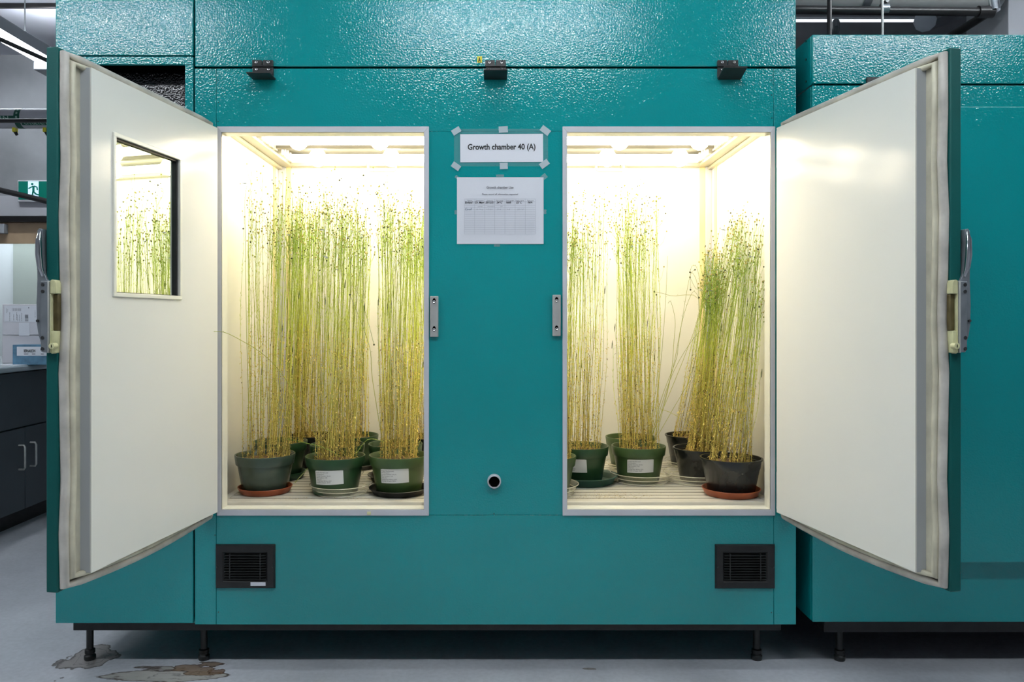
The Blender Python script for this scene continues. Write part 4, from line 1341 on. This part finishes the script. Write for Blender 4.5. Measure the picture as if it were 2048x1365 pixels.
# ------------------------------------------------------------------ flax
class Plant:
    def __init__(self, seed):
        self.v, self.f, self.c = [], [], []
        self.cv, self.cf, self.cc = [], [], []
        self.pv, self.pf = [], []
        self.rng = random.Random(seed)

    def tube(self, pts, rad, cols):
        o = len(self.v)
        n = len(pts)
        for i in range(n):
            t = pts[min(i + 1, n - 1)] - pts[max(i - 1, 0)]
            t = t / (np.linalg.norm(t) + 1e-9)
            a = np.array((1.0, 0.13, 0.0)) if abs(t[2]) > 0.6 else np.array((0.0, 0.0, 1.0))
            uu = np.cross(t, a)
            uu /= np.linalg.norm(uu)
            q = np.cross(t, uu)
            for k in range(3):
                an = 2.0944 * k
                self.v.append(tuple(pts[i] + (uu * math.cos(an) + q * math.sin(an)) * rad[i]))
                self.c.append(cols[i])
        for i in range(n - 1):
            for k in range(3):
                k2 = (k + 1) % 3
                self.f.append((o + i * 3 + k, o + i * 3 + k2, o + i * 3 + 3 + k2, o + i * 3 + 3 + k))

    def leaf(self, p, dirv, ln, wd, col, bend):
        o = len(self.v)
        d = np.array(dirv)
        d /= np.linalg.norm(d)
        s = np.cross(d, (0, 0, 1.0))
        s = s / (np.linalg.norm(s) + 1e-9) * wd
        p = np.array(p)
        mid = p + d * ln * 0.5
        tip = p + d * ln + np.array((0, 0, -bend))
        self.v += [tuple(p), tuple(mid + s), tuple(tip), tuple(mid - s)]
        self.c += [col] * 4
        self.f.append((o, o + 1, o + 2, o + 3))

    def capsule(self, p, r, col):
        o = len(self.cv)
        x, y, z = p
        pf = [(0.0, -1.0), (0.78, -0.55), (1.0, 0.0), (0.72, 0.62), (0.0, 1.3)]
        n = 6
        self.cv.append((x, y, z - r))
        for rr, h in pf[1:-1]:
            for k in range(n):
                self.cv.append((x + r * rr * math.cos(k * 1.0472), y + r * rr * math.sin(k * 1.0472), z + h * r))
        self.cv.append((x, y, z + r * 1.3))
        self.cc += [col] * (2 + 3 * n)
        top = o + 1 + 3 * n
        for k in range(n):
            k2 = (k + 1) % n
            self.cf.append((o, o + 1 + k2, o + 1 + k))
            for j in range(2):
                a = o + 1 + j * n
                self.cf.append((a + k, a + k2, a + n + k2, a + n + k))
            self.cf.append((o + 1 + 2 * n + k, o + 1 + 2 * n + k2, top))

    def flower(self, p, r):
        rng = self.rng
        x, y, z = p
        for k in range(5):
            a = k * 1.2566 + rng.random()
            o = len(self.pv)
            c, s = math.cos(a), math.sin(a)
            self.pv += [(x, y, z), (x + r * (0.7 * c - 0.42 * s), y + r * (0.7 * s + 0.42 * c), z + 0.35 * r), (x + r * c, y + r * s, z + 0.3 * r), (x + r * (0.7 * c + 0.42 * s), y + r * (0.7 * s - 0.42 * c), z + 0.35 * r)]
            self.pf.append((o, o + 1, o + 2, o + 3))

    @staticmethod
    def mix(a, b, t):
        t = max(0.0, min(1.0, t))
        return tuple(a[i] + (b[i] - a[i]) * t for i in range(3))

    def col(self, t, dry, green):
        rng = self.rng
        base = (0.74, 0.61, 0.16)
        mid = (0.70, 0.75, 0.11)
        up = (0.40, 0.55, 0.06)
        dk = (0.13, 0.30, 0.035)
        if t < 0.45:
            c = self.mix(base, mid, t / 0.45)
        elif t < 0.8:
            c = self.mix(mid, up, (t - 0.45) / 0.35)
        else:
            c = self.mix(up, dk, (t - 0.8) / 0.35 * green)
        return self.mix(c, base, dry * (1 - t))

    def stem(self, base, tip, bow=0.02, rad=0.0013, leafy=1.0, green=0.7, dry=0.3, branches=5, cap=1.0, flower=0.05, sag=None):
        rng = self.rng
        K = 11
        base, tip = np.array(base, float), np.array(tip, float)
        pts = []
        bx, by = rng.uniform(-bow, bow), rng.uniform(-bow, bow)
        ph = rng.uniform(0, 6)
        for i in range(K):
            t = i / (K - 1)
            p = base + (tip - base) * t
            s = math.sin(math.pi * t)
            p = p + np.array((bx * s + 0.003 * math.sin(ph + 9 * t), by * s, 0))
            pts.append(p)
        if sag is not None:
            for i in range(K):
                t = i / (K - 1)
                pts[i] = pts[i] + np.array(sag) * (t * t)
        tone = rng.choice((0.45, 0.7, 0.9, 1.0, 1.1, 1.15))
        cols = [tuple(x * tone for x in self.col(i / (K - 1), dry, green)) for i in range(K)]
        self.tube(pts, [rad * (1.1 - 0.55 * i / (K - 1)) for i in range(K)], cols)
        ln = np.linalg.norm(tip - base)

        def at(t):
            f = t * (K - 1)
            i = min(K - 2, int(f))
            return pts[i] + (pts[i + 1] - pts[i]) * (f - i)
        # leaves: shrivelled and brown low down, slim and green above
        for _ in range(int(88 * leafy * ln / 0.9)):
            t = rng.random() ** 1.7 * 0.95
            p = at(t)
            a = rng.uniform(0, 6.283)
            if t < 0.5:
                c = self.mix((0.62, 0.41, 0.10), (0.84, 0.72, 0.16), rng.random() * 0.6 + t * 0.6)
                if rng.random() < 0.1:
                    c = (0.10, 0.055, 0.02)
                self.leaf(p, (math.cos(a) * 0.5, math.sin(a) * 0.5, rng.uniform(-1.0, 0.7)), rng.uniform(0.006, 0.013), rng.uniform(0.0010, 0.0021), c, 0.002)
            else:
                c = self.mix((0.60, 0.66, 0.10), (0.18, 0.36, 0.045), (t - 0.5) * 2 * green + rng.uniform(-0.2, 0.2))
                self.leaf(p, (math.cos(a) * 0.4, math.sin(a) * 0.4, rng.uniform(0.3, 1.0)), rng.uniform(0.008, 0.018), rng.uniform(0.0006, 0.0011), c, 0.0)
        # branching head with seed capsules
        axis = pts[-1] - pts[-2]
        axis = axis / np.linalg.norm(axis)
        for b_ in range(branches):
            t = rng.uniform(0.80, 0.99)
            p = at(t)
            a = rng.uniform(0, 6.283)
            L = rng.uniform(0.025, 0.085)
            out = np.array((math.cos(a), math.sin(a), 0.0)) * rng.uniform(0.25, 0.7)
            m_ = p + (axis * 0.6 + out) * L * 0.5
            e = p + (axis * 1.0 + out * 0.9) * L
            c1 = self.mix((0.34, 0.48, 0.06), (0.14, 0.28, 0.035), rng.random() * green)
            self.tube([p, m_, e], [rad * 0.5, rad * 0.42, rad * 0.36], [c1] * 3)
            r_ = rng.random()
            if r_ < flower:
                self.flower(e, rng.uniform(0.007, 0.010))
            elif r_ < cap:
                q_ = rng.random()
                cc = (0.42, 0.34, 0.09) if q_ < 0.45 else ((0.26, 0.30, 0.05) if q_ < 0.8 else (0.05, 0.055, 0.02))
                self.capsule(e, rng.uniform(0.0020, 0.0034), cc)
        if branches and rng.random() < 0.6:
            self.capsule(pts[-1], rng.uniform(0.0026, 0.0040), (0.36, 0.32, 0.07))
        return pts

    def path(self, pts, rad=0.0012, c0=(0.55, 0.55, 0.09), c1=(0.12, 0.20, 0.04), leafy=0.6, tipdark=False):
        """a single stray stalk through given points"""
        rng = self.rng
        P_ = [np.array(p, float) for p in pts]
        out = []
        n = len(P_)
        for i in range(n - 1):
            p0, p1, p2, p3 = P_[max(i - 1, 0)], P_[i], P_[i + 1], P_[min(i + 2, n - 1)]
            for k in range(5):
                t = k / 5
                out.append(0.5 * ((2 * p1) + (-p0 + p2) * t + (2 * p0 - 5 * p1 + 4 * p2 - p3) * t * t + (-p0 + 3 * p1 - 3 * p2 + p3) * t ** 3))
        out.append(P_[-1])
        m = len(out)
        self.tube(out, [rad * (1.1 - 0.5 * i / m) for i in range(m)], [self.mix(c0, c1, i / m) for i in range(m)])
        for i in range(m - 1):
            for _ in range(2):
                if rng.random() < leafy:
                    a = rng.uniform(0, 6.283)
                    self.leaf(out[i], (math.cos(a), math.sin(a), rng.uniform(-0.3, 0.8)), rng.uniform(0.006, 0.012), 0.0009, self.mix(c0, c1, i / m), 0)
        if tipdark:
            self.capsule(out[-1], 0.0035, (0.03, 0.04, 0.015))

    def link(self, root):
        L = root.location

        def mk(name, vs, fs, cs, m):
            if not vs:
                return None
            me = bpy.data.meshes.new(name)
            va = np.array(vs, dtype=np.float32) - np.array(L, dtype=np.float32)
            me.from_pydata(va.tolist(), [], fs)
            if cs is not None:
                at = me.color_attributes.new('Col', 'FLOAT_COLOR', 'POINT')
                ca = np.ones((len(vs), 4), dtype=np.float32)
                ca[:, :3] = np.array(cs, dtype=np.float32)
                at.data.foreach_set('color', ca.ravel())
            me.materials.append(MATS[m])
            for p in me.polygons:
                p.use_smooth = True
            o = bpy.data.objects.new(name, me)
            COL.objects.link(o)
            o.parent = root
            o['kind'] = 'stuff'
            return o
        mk('stems', self.v, self.f, self.c, 'stem')
        mk('seed_capsules', self.cv, self.cf, self.cc, 'capsule')
        mk('flowers', self.pv, self.pf, None, 'petal')


# each row: rim centre px, depth Y, rim radius, pot style, pot colour, saucer, label text of pot, stems
#   stems = list of bundles (count, base px0, px1, tip px0, px1, tip py0, py1, options)
POTS = [
    dict(x=-0.800, y=0.205, R=0.103, H=0.128, st='green', m='pot_greygreen', sau=('terracotta', 'plain', 0.093, 0.022), gp=None,
         lab='flax in a grey-green pot on a terracotta saucer, far left', slab='terracotta saucer under the grey-green pot at far left',
         b=[(16, 489, 532, 488, 528, 330, 470, {}), (40, 528, 582, 535, 606, 360, 480, {})]),
    dict(x=-0.553, y=0.190, R=0.103, H=0.128, st='green', m='pot_green', sau=('clear_plastic', 'clear', 0.108, 0.032), gp=None,
         lab='flax in a labelled green pot on a clear saucer, left opening', slab='clear plastic saucer under the labelled pot in the left opening', label=(-93, 0.099, 0.049, 0.067, 0.03, 0),
         b=[(52, 632, 712, 638, 735, 355, 480, {})]),
    dict(x=-0.333, y=0.190, R=0.103, H=0.128, st='green', m='pot_olive', sau=('saucer_black', 'lip', 0.104, 0.022), gp=None,
         lab='flax in a labelled olive pot on a black saucer, left opening', slab='black saucer under the labelled olive pot, left opening', label=(-93, 0.099, 0.049, 0.069, 0.03, 0),
         b=[(52, 760, 832, 752, 850, 370, 480, {})]),
    dict(x=-0.815, y=0.455, R=0.102, H=0.135, st='green', m='pot_green', sau=('saucer_olive', 'plain', 0.095, 0.026), gp=None,
         lab='flax in a dark green pot behind the terracotta saucer', slab='dark green saucer behind the terracotta saucer',
         b=[(42, 540, 622, 545, 640, 390, 480, {})]),
    dict(x=-0.740, y=0.695, R=0.096, H=0.13, st='black', m='pot_black', sau=None, gp=None,
         lab='flax in a black pot at the back left corner', b=[(60, 572, 636, 588, 640, 395, 480, dict(dry=0.5))]),
    dict(x=-0.590, y=0.415, R=0.102, H=0.132, st='green', m='pot_green', sau=('clear_plastic', 'clear', 0.098, 0.026), gp=None,
         lab='flax in a green pot behind the left labelled pot', slab='clear saucer partly hidden behind the left labelled pot',
         b=[(40, 650, 722, 655, 728, 400, 500, {})]),
    dict(x=-0.575, y=0.665, R=0.102, H=0.128, st='green', m='pot_green', sau=('saucer_black', 'lip', 0.102, 0.02), gp=None,
         lab='flax in a green pot against the back wall, left opening', slab='black saucer against the back wall, left opening',
         b=[(26, 690, 735, 700, 742, 420, 520, {})]),
    dict(x=-0.374, y=0.425, R=0.102, H=0.13, st='green', m='pot_green', sau=('saucer_black', 'lip', 0.104, 0.022), gp=None,
         lab='flax in a green pot behind the labelled olive pot', slab='black saucer behind the labelled olive pot',
         b=[(44, 762, 836, 760, 850, 390, 500, {})]),
    dict(x=-0.262, y=0.650, R=0.098, H=0.13, st='black', m='pot_black', sau=None, gp=None,
         lab='flax in a black pot at the back, right edge of the left opening',
         b=[(40, 812, 890, 815, 890, 400, 520, dict(dry=0.4))]),
    dict(x=0.178, y=0.190, R=0.103, H=0.128, st='green', m='pot_olive', sau=('clear_plastic', 'clear', 0.112, 0.034), gp=None,
         lab='flax in an olive pot half hidden at the left of the right opening', slab='clear saucer at the left edge of the right opening',
         b=[(44, 1052, 1148, 1070, 1165, 390, 490, {})]),
    dict(x=0.318, y=0.375, R=0.102, H=0.13, st='green', m='pot_green', sau=('saucer_green', 'lip', 0.126, 0.03), gp=None,
         lab='flax in a green pot on a wide blue-green saucer', slab='wide blue-green saucer in the right opening', label=(-115, 0.099, 0.049, 0.069, 0.0, 1),
         b=[(50, 1118, 1200, 1120, 1215, 390, 500, {})]),
    dict(x=0.532, y=0.385, R=0.100, H=0.132, st='green', m='pot_olive', sau=('clear_plastic', 'clear', 0.116, 0.034), gp=None,
         lab='flax in a labelled olive pot in the middle of the right opening', slab='clear saucer under the labelled pot, middle of right opening', label=(-95, 0.099, 0.049, 0.069, 0.03, 1),
         b=[(54, 1240, 1314, 1225, 1318, 370, 500, {})]),
    dict(x=0.545, y=0.640, R=0.100, H=0.128, st='green', m='pot_olive', sau=('clear_plastic', 'clear', 0.10, 0.026), gp=None,
         lab='flax in an olive pot behind the middle pot of the right opening', slab='clear saucer near the back wall, right opening',
         b=[(26, 1245, 1312, 1235, 1312, 420, 520, {})]),
    dict(x=0.800, y=0.690, R=0.104, H=0.128, st='black', m='pot_black', sau=('clear_plastic', 'clear', 0.105, 0.026), gp=None,
         lab='flax in a black pot at the back right corner', slab='clear saucer at the back right corner',
         b=[(40, 1345, 1420, 1415, 1450, 500, 600, dict(green=1.0, br=4))]),
    dict(x=0.765, y=0.395, R=0.102, H=0.122, st='black', m='pot_black', sau=('clear_plastic', 'clear', 0.118, 0.034), gp=None,
         lab='flax in a black pot between the two other black pots, right', slab='clear saucer under the middle black pot, right',
         b=[(48, 1378, 1440, 1455, 1505, 420, 540, dict(green=0.8)), (36, 1378, 1440, 1412, 1446, 495, 600, dict(green=1.3, br=7, leafy=1.6))]),
    dict(x=0.810, y=0.165, R=0.105, H=0.122, st='black', m='pot_black', sau=('terracotta', 'plain', 0.098, 0.024), gp=None,
         lab='flax in a black pot on a terracotta saucer, front right', slab='terracotta saucer under the front black pot, right',
         b=[(30, 1418, 1470, 1480, 1512, 425, 560, dict(br=3)), (30, 1450, 1505, 1516, 1528, 425, 640, dict(br=2))]),
]
GPN = 'flax pots on the chamber shelf'
GSN = 'saucers on the chamber shelf'
PLANTS = []
for i, d in enumerate(POTS):
    z = ZSH + 0.0005
    if d['sau']:
        m_, sty, r_, hh = d['sau']
        off = {1: (0.018, 0.008), 9: (0.0, 0.0), 10: (0.01, 0.0), 11: (0.012, 0.01), 14: (-0.02, 0.0)}.get(i, (0, 0))
        saucer('pot_saucer', d['slab'], (d['x'] + off[0], d['y'] + off[1], z), r_, hh, m_, sty, GSN)
        zp = z + (0.0022 if sty == 'clear' else 0.0055)
    else:
        zp = z
    root = thing('potted_flax', d['lab'], 'potted plant', (d['x'], d['y'], zp), GPN)
    c = (d['x'], d['y'], zp)
    R, H = d['R'], d['H']
    po = pot(root, c, R, H, d['st'], d['m'])
    sd = MB()
    zs0 = H - 0.016
    rs = R * 0.90 - 0.004 if d['st'] == 'green' else R * 0.865 - 0.003
    rng = random.Random(i)
    prof = [(0.0, zs0 + 0.004), (rs * 0.4, zs0 + 0.003), (rs * 0.8, zs0), (rs, zs0 - 0.003), (rs, zs0 - 0.02), (0, zs0 - 0.02)]
    sd.lathe(prof, c, 32)
    sd.build('soil', 'soil', root)
    if 'label' in d:
        md, wd, hh, hc, tl, var = d['label']
        pot_label(root, po, c, R, H, md, wd, hh, hc, tl, True, var)
    pl = Plant(100 + i)
    dep = D + d['y']
    for (n, b0, b1, t0, t1, ty0, ty1, op) in d['b']:
        for k in range(n):
            f = rng.random()
            px = b0 + (b1 - b0) * f
            bx_ = (px - VPX) * dep / F - d['x']
            lim = rs * 0.93
            bx_ = max(-lim, min(lim, bx_))
            half = math.sqrt(max(1e-5, lim * lim - bx_ * bx_))
            by_ = rng.uniform(-half, half) * 0.85
            f2 = min(1, max(0, f + rng.gauss(0, 0.09)))
            tpx = t0 + (t1 - t0) * f2
            tpy = ty0 + (ty1 - ty0) * rng.random() ** 0.85
            ty_ = d['y'] + by_ * 0.9 + rng.uniform(-0.02, 0.02)
            ty_ = max(YI0 + 0.03, min(YI1 - 0.03, ty_))
            tip = P(tpx, tpy, ty_)
            if abs(tip.x) > WI - 0.012:
                tip.x = math.copysign(WI - 0.012 - rng.random() * 0.01, tip.x)
            base = (d['x'] + bx_, d['y'] + by_, zp + zs0 - 0.002)
            pl.stem(base, tip, bow=op.get('bow', 0.012), rad=rng.uniform(0.0007, 0.0013), leafy=op.get('leafy', 1.0), green=op.get('green', 0.7) * rng.uniform(0.6, 1.3),
                    dry=op.get('dry', 0.3) * rng.uniform(0.3, 1.6), branches=op.get('br', 4) + rng.randint(-2, 1), flower=0.025)
        # short dark side shoots
        for k in range(max(1, n // 12)):
            px = rng.uniform(b0, b1)
            bx_ = (px - VPX) * dep / F
            tip = P(t0 + (t1 - t0) * (px - b0) / (b1 - b0) + rng.uniform(-6, 6), rng.uniform(560, 760), d['y'])
            tip.x = max(-WI + 0.015, min(WI - 0.015, tip.x))
            pl.stem((max(d['x'] - rs * 0.9, min(d['x'] + rs * 0.9, bx_)), d['y'], zp + zs0 - 0.002), tip, 0.006, 0.0010, 0.8, 0.9, 0.2, 0)
            tp = np.array(tip)
            pl.tube([tp - np.array((0.001, 0, 0.018)), tp, tp + np.array((0.001, 0, 0.012))], [0.0012, 0.0017, 0.0005], [(0.03, 0.06, 0.015)] * 3)
    PLANTS.append((pl, root, d, zp + zs0))

# stray stalks
pl, root, d, zs0 = PLANTS[1]
yy = d['y']
pl.path([P(650, 912, yy), P(620, 850, yy - 0.03), P(572, 760, yy - 0.08), P(530, 712, yy - 0.14), P(480, 680, -0.02), P(448, 665, -0.05), P(424, 664, -0.06)], 0.0014, (0.55, 0.55, 0.1), (0.35, 0.40, 0.07), 0.3)
pl.path([P(690, 912, yy), P(640, 850, yy - 0.04), P(590, 800, yy - 0.05), P(595, 830, yy - 0.06)][:3] + [P(575, 780, yy - 0.05)], 0.0013, (0.6, 0.55, 0.14), (0.6, 0.58, 0.14), 0.1)
pl.path([P(680, 915, yy), P(650, 897, yy - 0.06), P(600, 884, yy - 0.03), P(570, 878, yy)], 0.0012, (0.5, 0.6, 0.12), (0.25, 0.5, 0.08), 1.0)
pl.path([P(710, 912, yy - 0.03), P(735, 880, yy - 0.05), P(768, 884, yy - 0.04)], 0.0012, (0.55, 0.6, 0.12), (0.4, 0.55, 0.1), 1.0)
pl.path([P(662, 912, yy), P(700, 600, yy), P(707, 575, yy), P(722, 600, yy), P(735, 640, yy), P(748, 690, yy)], 0.0011, (0.5, 0.5, 0.1), (0.10, 0.22, 0.04), 0.3, True)
pl.path([P(690, 912, yy), P(716, 470, yy), P(694, 378, yy), P(705, 366, yy), P(727, 351, yy)], 0.0010, (0.5, 0.5, 0.1), (0.10, 0.20, 0.03), 0.3, True)
pl, root, d, zs0 = PLANTS[0]
yy = d['y']
pl.path([P(575, 905, yy), P(592, 640, yy), P(580, 520, yy), P(560, 470, yy), P(556, 440, yy)], 0.0011, (0.5, 0.5, 0.1), (0.12, 0.3, 0.05), 0.4, True)
pl.path([P(500, 905, yy), P(493, 650, yy), P(491, 500, yy), P(490, 400, yy), P(494, 372, yy)], 0.0011, (0.45, 0.5, 0.1), (0.2, 0.34, 0.06), 0.4)
pl.flower(P(490, 369, yy), 0.012)
pl.path([P(555, 905, yy), P(566, 560, yy), P(565, 420, yy), P(566, 352, yy), P(563, 346, yy)], 0.0010, (0.45, 0.5, 0.1), (0.2, 0.34, 0.06), 0.4)
pl, root, d, zs0 = PLANTS[2]
yy = d['y']
pl.path([P(770, 915, yy), P(745, 760, yy), P(738, 690, yy), P(700, 590, yy)], 0.0011, (0.5, 0.5, 0.1), (0.08, 0.2, 0.03), 0.6, True)
pl.path([P(828, 915, yy), P(842, 878, yy), P(856, 858, yy)], 0.0013, (0.62, 0.6, 0.14), (0.6, 0.6, 0.14), 0.0)
pl.path([P(790, 915, yy), P(790, 500, yy), P(776, 380, yy), P(775, 345, yy)], 0.0009, (0.5, 0.5, 0.1), (0.12, 0.25, 0.04), 0.3)
pl, root, d, zs0 = PLANTS[11]
yy = d['y']
for pts_, tip in (([(1300, 890), (1318, 760), (1330, 620), (1335, 512)], False), ([(1305, 890), (1345, 740), (1365, 640), (1385, 585), (1398, 596)], True), ([(1300, 890), (1340, 760), (1385, 680), (1425, 640)], True),
                  ([(1308, 890), (1340, 760), (1348, 680), (1350, 640), (1342, 605), (1336, 607)], False), ([(1300, 890), (1322, 800), (1352, 720), (1358, 680), (1378, 560), (1390, 540)], True),
                  ([(1305, 890), (1375, 770), (1400, 742)], False), ([(1298, 890), (1317, 720), (1314, 640), (1313, 590)], True), ([(1296, 890), (1400, 620), (1340, 592), (1309, 584)], True)):
    pl.path([P(a_, b_, yy) for a_, b_ in pts_], 0.0010, (0.55, 0.55, 0.09), (0.10, 0.18, 0.04), 0.35, tip)
pl, root, d, zs0 = PLANTS[14]
yy = d['y']
pl.path([P(1442, 905, yy - 0.06), P(1400, 872, yy - 0.10), P(1340, 825, yy - 0.08), P(1240, 800, yy + 0.02)], 0.0013, (0.6, 0.56, 0.14), (0.62, 0.6, 0.2), 0.0)
for pts_, tip in (([(1400, 900), (1418, 700), (1400, 640), (1395, 570), (1382, 545), (1381, 580)], True), ([(1405, 900), (1412, 680), (1405, 600), (1395, 540), (1385, 532), (1380, 545)], True), ([(1410, 900), (1425, 660), (1405, 582), (1392, 578), (1380, 555)], True),
                  ([(1430, 900), (1462, 640), (1466, 560), (1468, 520), (1462, 500)], True), ([(1440, 900), (1480, 660), (1484, 620), (1490, 632)], True)):
    pl.path([P(a_, b_, yy) for a_, b_ in pts_], 0.0010, (0.5, 0.52, 0.09), (0.07, 0.16, 0.03), 0.5, tip)
pl, root, d, zs0 = PLANTS[15]
yy = d['y']
pl.path([P(1490, 925, yy), P(1506, 700, yy), P(1512, 560, yy), P(1508, 525, yy)], 0.0010, (0.5, 0.52, 0.09), (0.1, 0.2, 0.04), 0.5, True)
pl.flower(P(1502, 515, yy), 0.011)
pl.flower(P(1478, 518, yy), 0.010)
pl, root, d, zs0 = PLANTS[8]
for pl, root, d, zs0 in PLANTS:
    pl.link(root)

# fallen stalk and leaf crumbs on the slats
cr = random.Random(9)
cb = MB()
for k in range(420):
    px = cr.gauss(1225, 45)
    yy = abs(cr.gauss(0, 0.05)) + 0.085 + cr.random() * 0.05
    x_ = (px - VPX) * (D + yy) / F
    if not (OR[2] - 0.02 < x_ < 0.70):
        continue
    a_ = cr.uniform(0, 3.14)
    l_ = cr.uniform(0.0008, 0.0032)
    c_, s_ = math.cos(a_) * l_, math.sin(a_) * l_
    z_ = ZSH + 0.0004
    w2 = 0.0008
    cb.add([(x_ - c_, yy - s_, z_), (x_ + c_, yy + s_, z_), (x_ + c_ * 0.3 - s_ * 0.4, yy + s_ * 0.3 + c_ * 0.4, z_ + w2), (x_ - c_ * 0.2 + s_ * 0.4, yy - s_ * 0.2 - c_ * 0.4, z_ + w2 * 0.5)], [(0, 1, 2), (0, 2, 3), (0, 3, 1), (1, 3, 2)])
for k in range(90):
    x_ = cr.uniform(-0.75, -0.25)
    yy = 0.075 + cr.random() * 0.05
    z_ = ZSH + 0.0004
    l_ = cr.uniform(0.0008, 0.0025)
    cb.add([(x_ - l_, yy, z_), (x_ + l_, yy + 0.001, z_), (x_, yy + l_, z_ + 0.0007), (x_, yy - l_ * 0.5, z_ + 0.0004)], [(0, 1, 2), (0, 2, 3), (0, 3, 1), (1, 3, 2)])
tag(cb.build('leaf_crumbs', 'debris'), 'dry leaf crumbs scattered over the shelf slats', 'debris', kind='stuff')
fs_ = Plant(77)
fs_.path([P(590, 966, 0.22), P(606, 948, 0.24), P(622, 930, 0.27)], 0.0016, (0.5, 0.55, 0.2), (0.35, 0.5, 0.15), 1.0)
ft = thing('fallen_stalk', 'short green leafy stalk leaning between two pots, left opening', 'stalk', P(590, 966, 0.22))
fs_.link(ft)
